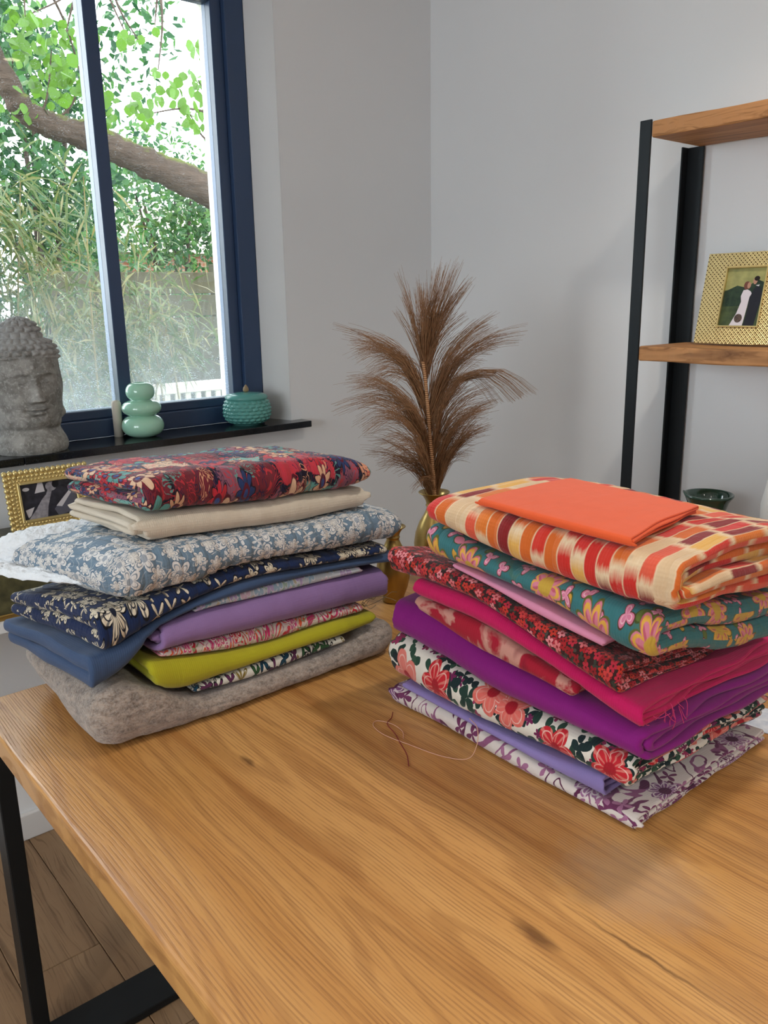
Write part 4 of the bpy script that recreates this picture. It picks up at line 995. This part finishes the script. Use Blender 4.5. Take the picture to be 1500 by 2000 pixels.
# ornate frame under the sill, on a painted box on a narrow wall shelf
ws = setp(box('wall_shelf', .12, .72, 1.985, WY, .708, .733, M['wall']), 'narrow grey painted wall shelf below the window sill', 'shelf')
bxo = setp(empty('keepsake_box', (.30, 2.0, .7335)), 'green brown painted keepsake box with gilt edges below the photo frame', 'box')
M['painted'] = mottled('painted_box', (58, 60, 44), (104, 100, 68), 34, .4)
box('body', 0, .36, 0, .17, .006, .165, M['painted'], bxo, .004, 2)
bm = bmesh.new(); add_box(bm, -.004, .364, -.004, .174, 0, .014, .002, 1); bm_obj('gilt_edge', bm, M['brass'], bxo)
bm = bmesh.new(); add_box(bm, -.003, .363, -.003, .173, .1655, .180, .002, 1); bm_obj('lid', bm, M['painted'], bxo)
f2 = setp(empty('photo_frame', (.540, 2.052, .9164)), 'ornate gold beaded photo frame with a black and white picture below the sill', 'picture frame')
f2.rotation_euler = (-.16, 0, 0)
W2, H2, b2 = .205, .158, .034
bm = bmesh.new()
add_box(bm, .006, b2, -.006, .006, .006, H2-.006, .002, 1); add_box(bm, W2-b2, W2-.006, -.006, .006, .006, H2-.006, .002, 1)
add_box(bm, b2, W2-b2, -.006, .006, .006, b2, .002, 1); add_box(bm, b2, W2-b2, -.006, .006, H2-b2, H2-.006, .002, 1)
bm_obj('border', bm, M['gold'], f2)
bm = bmesh.new()
for q in ((b2-.004, b2+.002, b2-.004, H2-b2+.004), (W2-b2-.002, W2-b2+.004, b2-.004, H2-b2+.004)): add_box(bm, q[0], q[1], -.010, -.002, q[2], q[3], .001, 1)
for q in ((b2-.004, b2+.002), (H2-b2-.002, H2-b2+.004)): add_box(bm, b2+.002, W2-b2-.002, -.010, -.002, q[0], q[1], .001, 1)
bm_obj('inner_rim', bm, M['gold'], f2)
bm = bmesh.new(); bmesh.ops.create_uvsphere(bm, u_segments=14, v_segments=10, radius=.0068); bead_me = bpy.data.meshes.new('bead'); bm.to_mesh(bead_me); bm.free()
bead_me.polygons.foreach_set('use_smooth', [True]*len(bead_me.polygons)); bead_me.materials.append(M['gold'])
def bead_ring(inset, step, rad):
    out = []
    for a in np.arange(inset, W2-inset+.001, (W2-2*inset)/round((W2-2*inset)/step)): out += [(a, inset), (a, H2-inset)]
    m_ = round((H2-2*inset)/step)
    for k in range(1, m_): out += [(inset, inset+(H2-2*inset)*k/m_), (W2-inset, inset+(H2-2*inset)*k/m_)]
    return out
for (a, c) in bead_ring(.006, .0128, 0):
    b_ = bpy.data.objects.new('bead', bead_me); COL.objects.link(b_); b_.parent = f2; b_.location = (a, -.005, c); b_.scale = (1, .8, 1.1)
parts = []
for inset, st, rr in ((.0165, .0105, .005), (.0255, .0085, .0036)):
    for (a, c) in bead_ring(inset, st, 0):
        th_, ph_ = np.meshgrid(np.linspace(0, PI, 6), np.linspace(0, 2*PI, 8, endpoint=False), indexing='ij')
        V = np.stack([a+rr*np.sin(th_)*np.cos(ph_), -.006+rr*.8*np.sin(th_)*np.sin(ph_), c+rr*np.cos(th_)], -1).reshape(-1, 3)
        parts.append((V, grid_faces(6, 8, wrap_v=True)[:, ::-1]))
V, Fc = merge(parts); pyd('small_beads', V, Fc, M['gold'], f2)
pm2 = [mottled('photo_shadow', (26, 25, 32), (52, 50, 60), 60), mottled('photo_grey', (120, 116, 124), (168, 164, 170), 90), plain('photo_white', (206, 202, 206), .3), plain('photo_midgrey', (92, 92, 104), .3), plain('photo_black', (20, 20, 26), .3)]
polys2 = [(3, [(.62, .0), (1, .12), (1, .62), (.86, .60), (.66, .36), (.56, .20)]), (1, [(.08, .0), (.42, .0), (.46, .30), (.52, .55), (.44, .62), (.36, .50), (.24, .26)]), (2, [(.06, .28), (.22, .34), (.14, .12), (.09, .06)]),
          (2, [(.26, .70), (.34, .98), (.42, .98), (.44, .72)]), (1, ell(.56, .84, .10, .13)), (4, ell(.64, .88, .06, .10)), (2, [(.60, .28), (.92, .74), (.97, .72), (.70, .24)]), (1, [(.44, .60), (.50, .78), (.56, .72), (.52, .54)]), (2, ell(.12, .84, .06, .05))]
flat_print('photo', W2-2*b2, H2-2*b2, polys2, pm2, f2).location = (b2, -.001, b2)
bm = bmesh.new(); add_box(bm, .02, W2-.02, .006, .009, .012, H2-.02); bm_obj('back_board', bm, M['steel'], f2)
bm = bmesh.new(); add_box(bm, W2/2-.015, W2/2+.015, .0092, .013, .004, .10); bm_obj('easel_strut', bm, M['steel'], f2)

# ------------------------------------------------------------------ things on the lower shelf
bw = lathe('green_bowl', [(0, .0), (.034, 0), (.037, .004), (.034, .012), (.036, .05), (.043, .10), (.052, .128), (.060, .139), (.0625, .143), (.062, .147), (.058, .147), (.050, .132), (.041, .10), (.034, .05), (.030, .015), (0, .012)],
           glaze('bottle_green_glaze', (38, 66, 54), .1), seg=60, loc=(1.965, 1.052, .8134))
for v in bw.data.vertices:      # a pulled lip on the rim
    a = math.atan2(v.co.y, v.co.x)
    if v.co.z > .13 and abs(a-2.2) < .35: v.co.z += .006*math.cos((a-2.2)/.35*PI/2); 
setp(bw, 'dark green glazed flared pot on the lower shelf', 'pot')
wv = lathe('white_vase', [(0, 0), (.045, 0), (.058, .03), (.070, .09), (.072, .15), (.062, .21), (.045, .25), (.034, .27), (.036, .285), (.031, .285), (.03, .27), (.04, .25), (.057, .21), (.066, .15), (.064, .09), (.05, .03), (0, .02)], plain('matt_white_ceramic', (228, 226, 222), .5, .4), seg=48, loc=(1.968, .838, .8134))
setp(wv, 'matt white ceramic vase on the lower shelf beside the green pot', 'vase')
bm = bmesh.new(); add_box(bm, 0, .09, 0, .06, 0, .0012); pp = bm_obj('paper_swatch', bm, mottled('paper_swatch', (226, 230, 236), (180, 190, 206), 60, .7)); pp.location = (1.262, .515, TZ+.0006); pp.rotation_euler = (0, 0, .35)
setp(pp, 'small white paper swatch lying on the table behind the rose print', 'paper')

# ------------------------------------------------------------------ garden
def leafy(name, c1, c2, c3, tr=.45):
    t = NT(name, .5, .3); N, L = t.N, t.L
    g = N.new('ShaderNodeNewGeometry'); rnd = g.outputs['Random Per Island']
    col = t.ramp(rnd, [(0, lin(c1)), (.5, lin(c2)), (1, lin(c3))]); t.base(col)
    tl = N.new('ShaderNodeBsdfTranslucent'); L.new(col, tl.inputs[0])
    m_ = N.new('ShaderNodeMixShader'); m_.inputs[0].default_value = tr; L.new(t.b.outputs[0], m_.inputs[1]); L.new(tl.outputs[0], m_.inputs[2]); L.new(m_.outputs[0], t.out.inputs[0])
    return t.mat
G = {}
G['leaf'] = leafy('spring_leaf', (68, 112, 32), (96, 132, 41), (120, 144, 52), .5)
G['bamboo'] = leafy('bamboo_leaf', (47, 70, 29), (76, 88, 43), (116, 107, 68), .35)
G['bush'] = leafy('shrub_leaf', (22, 56, 35), (40, 80, 40), (64, 101, 47), .4)
G['bark'] = None
def bark():
    t = NT('mossy_bark', .95, .1); co = t.coord('Object'); g = t.N.new('ShaderNodeNewGeometry'); nz = t.xyz(g.outputs['Normal'])[2]
    n1 = t.noise(t.mapv(co, (9, 40, 40)), 1, 4, .6); c = t.mix(n1, lin((38, 31, 27)), lin((84, 71, 62)))
    ms = t.step(t.m('ADD', nz, t.m('MULTIPLY', t.m('SUBTRACT', t.noise(co, 16, 4), .5), 1.6)), .3, .62)
    t.base(t.mix(ms, c, lin((74, 80, 36)))); t.bump(n1, .8, .02); return t.mat
G['bark'] = bark(); G['culm'] = plain('bamboo_culm', (120, 104, 60), .5, .3, vary=.2); G['fence'] = plain('weathered_fence', (60, 56, 42), .9, .1, vary=.3)
G['grass'] = plain('lawn', (70, 88, 48), .95, .1, vary=.3, bump=(60, .6, .02))
setp(box('garden_ground', -8, 14, WY+WT, 22, -.35, -.15, G['grass']), 'garden ground outside the window', 'lawn', kind='structure')
def blades(n, pos, length, width, dirs, bend, rng):
    """n leaf blades: base positions, lengths, widths, unit directions; each a folded 6-vertex blade"""
    up = rng.normal(0, 1, (n, 3)); sd = np.cross(dirs, up); sd /= np.linalg.norm(sd, axis=1)[:, None]+1e-9
    nm = np.cross(dirs, sd)
    L = length[:, None]; W_ = width[:, None]
    p0 = pos; m1 = pos+dirs*L*.45+np.array([0, 0, -1])*L*bend*.2; tip = pos+dirs*L+np.array([0, 0, -1])*L*bend
    V = np.stack([p0, m1+sd*W_/2+nm*W_*.15, m1, m1-sd*W_/2+nm*W_*.15, tip], 1).reshape(-1, 3)
    b = np.arange(n)*5
    T = np.concatenate([np.stack([b, b+1, b+2], 1), np.stack([b, b+2, b+3], 1), np.stack([b+1, b+4, b+2], 1), np.stack([b+2, b+4, b+3], 1)])
    return V, T
def unit(v): return v/(np.linalg.norm(v, axis=1)[:, None]+1e-9)
rg = np.random.default_rng(3)
# leaning mossy tree that crosses the view
tr = setp(empty('garden_tree', (3.1, 4.0, -.15)), 'tree with a leaning mossy trunk and big heart shaped leaves outside the window', 'tree')
off = np.array([3.1, 4.0, -.15])
tp = smooth_curve([np.array(p)-off for p in ((3.1, 4.0, -.2), (3.08, 4.0, .6), (2.95, 4.0, 1.25), (2.66, 4.0, 1.72), (2.36, 4.0, 1.945), (2.08, 4.0, 2.055), (1.85, 4.0, 2.125), (1.62, 4.0, 2.20), (1.44, 4.0, 2.235), (1.335, 4.0, 2.285), (1.27, 4.0, 2.40), (1.19, 4.0, 2.58), (1.12, 4.02, 2.9), (1.10, 4.05, 3.3))], 130)
rr = np.interp(np.linspace(0, 1, len(tp)), [0, .3, .6, .85, 1], [.12, .085, .056, .047, .035])*(1+.06*np.sin(np.arange(len(tp))*.9)+.05*rg.normal(0, 1, len(tp)))
tube('trunk', tp, rr, G['bark'], tr, 16)
heart = np.array([(0, 0, 0), (.30, .16, .05), (.46, .42, .07), (.36, .70, .04), (0, 1.0, -.06), (-.36, .70, .04), (-.46, .42, .07), (-.30, .16, .05), (0, .45, -.02)])
hf = [(0, 1, 8), (1, 2, 8), (2, 3, 8), (3, 4, 8), (4, 5, 8), (5, 6, 8), (6, 7, 8), (7, 0, 8)]
lm = bpy.data.meshes.new('leaf'); lm.from_pydata(heart.tolist(), [], hf); lm.materials.append(leafy('big_leaf', (47, 88, 25), (70, 107, 32), (95, 119, 40), .5))
lm.polygons.foreach_set('use_smooth', [True]*8)
pxw = lambda x, y, Y=4.0: np.array([(1.29+.00244*x)*Y/4, Y, 1.46+(1.24+.0004*x-.002*y)*Y/4])
clus = [((40, 30), 34, 26), ((110, 60), 40, 30), ((60, 150), 40, 24), ((130, 150), 46, 30), ((150, 215), 40, 18), ((80, 95), 40, 18), ((30, 85), 30, 14), ((225, 65), 22, 7), ((248, 75), 12, 3), ((285, 45), 12, 2), ((375, 85), 22, 8), ((395, 110), 20, 6), ((285, 140), 16, 4), ((325, 165), 26, 9), ((370, 165), 26, 12), ((225, 205), 24, 10), ((250, 235), 26, 10), ((345, 235), 34, 16), ((385, 250), 30, 14), ((290, 200), 26, 7), ((395, 205), 16, 6), ((20, 200), 40, 20)]
ctr = []
for (c, s, n_) in clus:
    tw_end = pxw(c[0], c[1])-off
    ctr.append(tw_end)
    for k in range(n_):
        a, b = rg.normal(0, s*.5, 2); P = pxw(c[0]+a, c[1]+b, 4.0+rg.normal(0, .12))-off
        lf = bpy.data.objects.new('leaf', lm); COL.objects.link(lf); lf.parent = tr
        sz = rg.uniform(.036, .066); lf.scale = (sz, sz, sz); lf.location = P
        lf.rotation_euler = (rg.uniform(-2.6, -.9), rg.normal(0, .5), rg.uniform(0, 6.28))
for k, (a, b) in enumerate((((150, -60), (0, 1)), ((60, -80), (0, 3)), ((200, -70), (7, 8)), ((420, 330), (17, 18)), ((440, 260), (16, 14)), ((440, 120), (10, 11)), ((300, -60), (9, 12)), ((30, 260), (5, 3)))):
    st = pxw(*a)-off
    for q in b:
        C = smooth_curve([st, (st+ctr[q])/2+rg.normal(0, .03, 3), ctr[q]], 14); tube('twig', C, np.linspace(.008, .0025, len(C)), G['bark'], tr, 6)
# bamboo thicket
bb_ = setp(empty('bamboo_clump', (1.5, 4.9, -.15)), 'dense bamboo clump with drooping straw tinted leaves outside the window', 'bamboo')
o0 = np.array([1.5, 4.9, -.15]); bases = []
for k in range(34):
    x0, y0 = rg.uniform(.55, 2.5), rg.uniform(4.5, 5.5); top = rg.uniform(1.75, 2.35) if x0 < 2.05 else rg.uniform(1.3, 1.7)
    le = rg.normal(0, .18, 2)
    C = smooth_curve([np.array([x0, y0, -.15])-o0, np.array([x0+le[0]*.3, y0+le[1]*.3, top*.55])-o0, np.array([x0+le[0], y0+le[1]-.1, top])-o0], 14)
    tube('culm', C, np.linspace(.009, .003, len(C)), G['culm'], bb_, 6)
    bases.append(C)
n_ = 9000; ci = rg.integers(0, len(bases), n_); ti = np.clip(rg.beta(1.6, 1.1, n_), 0, .999)
pos = np.array([bases[c][int(t*len(bases[c]))] for c, t in zip(ci, ti)])+rg.normal(0, 1, (n_, 3))*np.array([.13, .13, .09])
keep_ = ~((pos[:, 0]+1.5 > 1.95) & (pos[:, 2]-.15 < 1.05)); pos = pos[keep_]; n_ = len(pos)
dirs = unit(np.stack([rg.normal(0, .8, n_), rg.normal(-.25, .7, n_), rg.normal(-.35, .45, n_)], 1))
V, T = blades(n_, pos, rg.uniform(.10, .22, n_), rg.uniform(.010, .02, n_), dirs, .35, rg)
setp(pyd('foliage', V, T, G['bamboo'], bb_, False), kind='stuff')
# shrubs and trees behind the fence
def shrub(name, loc, size, n_, label, mat, lw=(.06, .13)):
    o = setp(empty(name, loc), label, 'tree')
    hh = size[2]
    for k in range(5):
        a = rg.uniform(0, 6.28); C = smooth_curve([(0, 0, 0), (.12*math.cos(a), .12*math.sin(a), hh*.4), (size[0]*.5*math.cos(a), size[1]*.5*math.sin(a), hh*.9)], 14)
        tube('branch', C, np.linspace(.05, .012, len(C)), G['bark'], o, 7)
    cl = rg.uniform(-1, 1, (46, 3))*np.array([size[0], size[1], hh*.45])+np.array([0, 0, hh*.58])
    c = cl[rg.integers(0, 46, n_)]; pos = c+rg.normal(0, 1, (n_, 3))*np.array([.24, .24, .22])
    V, T = blades(n_, pos, rg.uniform(*lw, n_), rg.uniform(lw[0]*.55, lw[1]*.55, n_), unit(rg.normal(0, 1, (n_, 3))), .1, rg)
    setp(pyd('foliage', V, T, mat, o, False), kind='stuff')
shrub('maple_tree', (2.7, 8.1, -.15), (1.0, .6, 4.1), 9500, 'leafy green tree behind the bamboo clump', G['bush'])
shrub('hazel_tree', (5.15, 10.4, -.15), (1.05, .6, 3.25), 8500, 'lighter leaved tree standing behind the wooden fence', leafy('hazel_leaf', (32, 70, 37), (54, 93, 45), (81, 112, 54), .4))
# wooden fence: horizontal boards on posts
fe = setp(empty('garden_fence', (2.2, 6.5, -.15)), 'weathered fence of wide horizontal boards in the garden', 'fence')
for k in range(10): box('board', 0, 4.2, -.012+.006*(k % 2), .012+.006*(k % 2), .05+k*.181, .05+k*.181+.172, G['fence'], fe, .003, 1)
for k in range(4): box('post', .05+k*1.35, .13+k*1.35, .022, .10, 0, 1.92, G['fence'], fe, .004, 1)
# garden bench
be = setp(empty('garden_bench', (2.40, 5.0, -.15)), 'pale slatted garden bench in front of the fence', 'bench')
G['bench'] = plain('bleached_teak', (170, 162, 148), .8, .2, vary=.12)
box('top_rail', 0, 1.3, .44, .48, .985, 1.06, G['bench'], be, .004, 1); box('lower_rail', .05, 1.25, .445, .475, .56, .61, G['bench'], be, .003, 1)
for k in range(15): box('slat', .085+k*.08, .125+k*.08, .452, .468, .61, .985, G['bench'], be)
for k in range(5): box('seat_slat', 0, 1.3, .02+k*.085, .09+k*.085, .42, .44, G['bench'], be, .003, 1)
for xx in (0, 1.25):
    box('rear_leg', xx, xx+.05, .44, .49, 0, .985, G['bench'], be); box('front_leg', xx, xx+.05, .0, .05, 0, .62, G['bench'], be); box('arm', xx-.005, xx+.055, -.01, .44, .62, .645, G['bench'], be)
# neighbour's brick house glimpsed through the trees
ho = setp(empty('brick_house', (5.2, 12.5, -.15)), 'red brick house far behind the garden trees', 'house')
def brick():
    t = NT('red_brick', .9, .1); n = t.N.new('ShaderNodeTexBrick'); t.L.new(t.mapv(t.coord('Object'), (1, 1, 1), rot=(PI/2, 0, 0)), n.inputs['Vector']); n.inputs['Scale'].default_value = 4.5
    n.inputs['Color1'].default_value = lin((120, 72, 54)); n.inputs['Color2'].default_value = lin((136, 86, 64)); n.inputs['Mortar'].default_value = lin((140, 130, 118)); t.base(n.outputs[0]); return t.mat
box('wall', 0, 5, 0, 4, 0, 2.35, brick(), ho)
bm = bmesh.new()
vs = [bm.verts.new(p) for p in ((-.2, -.2, 2.35), (5.2, -.2, 2.35), (5.2, 4.2, 2.35), (-.2, 4.2, 2.35), (-.2, 2, 3.3), (5.2, 2, 3.3))]
for q in ((0, 1, 5, 4), (2, 3, 4, 5), (0, 4, 3), (1, 2, 5), (0, 3, 2, 1)): bm.faces.new([vs[i] for i in q])
bm_obj('roof', bm, plain('pale_roof', (140, 130, 122), .9, .1), ho)
wn_ = box('window', .9, 2.0, -.04, .02, 1.2, 1.95, M['trim'], ho); box('pane', .96, 1.94, -.05, -.041, 1.26, 1.89, plain('dark_pane', (70, 80, 92), .1, .5), wn_)
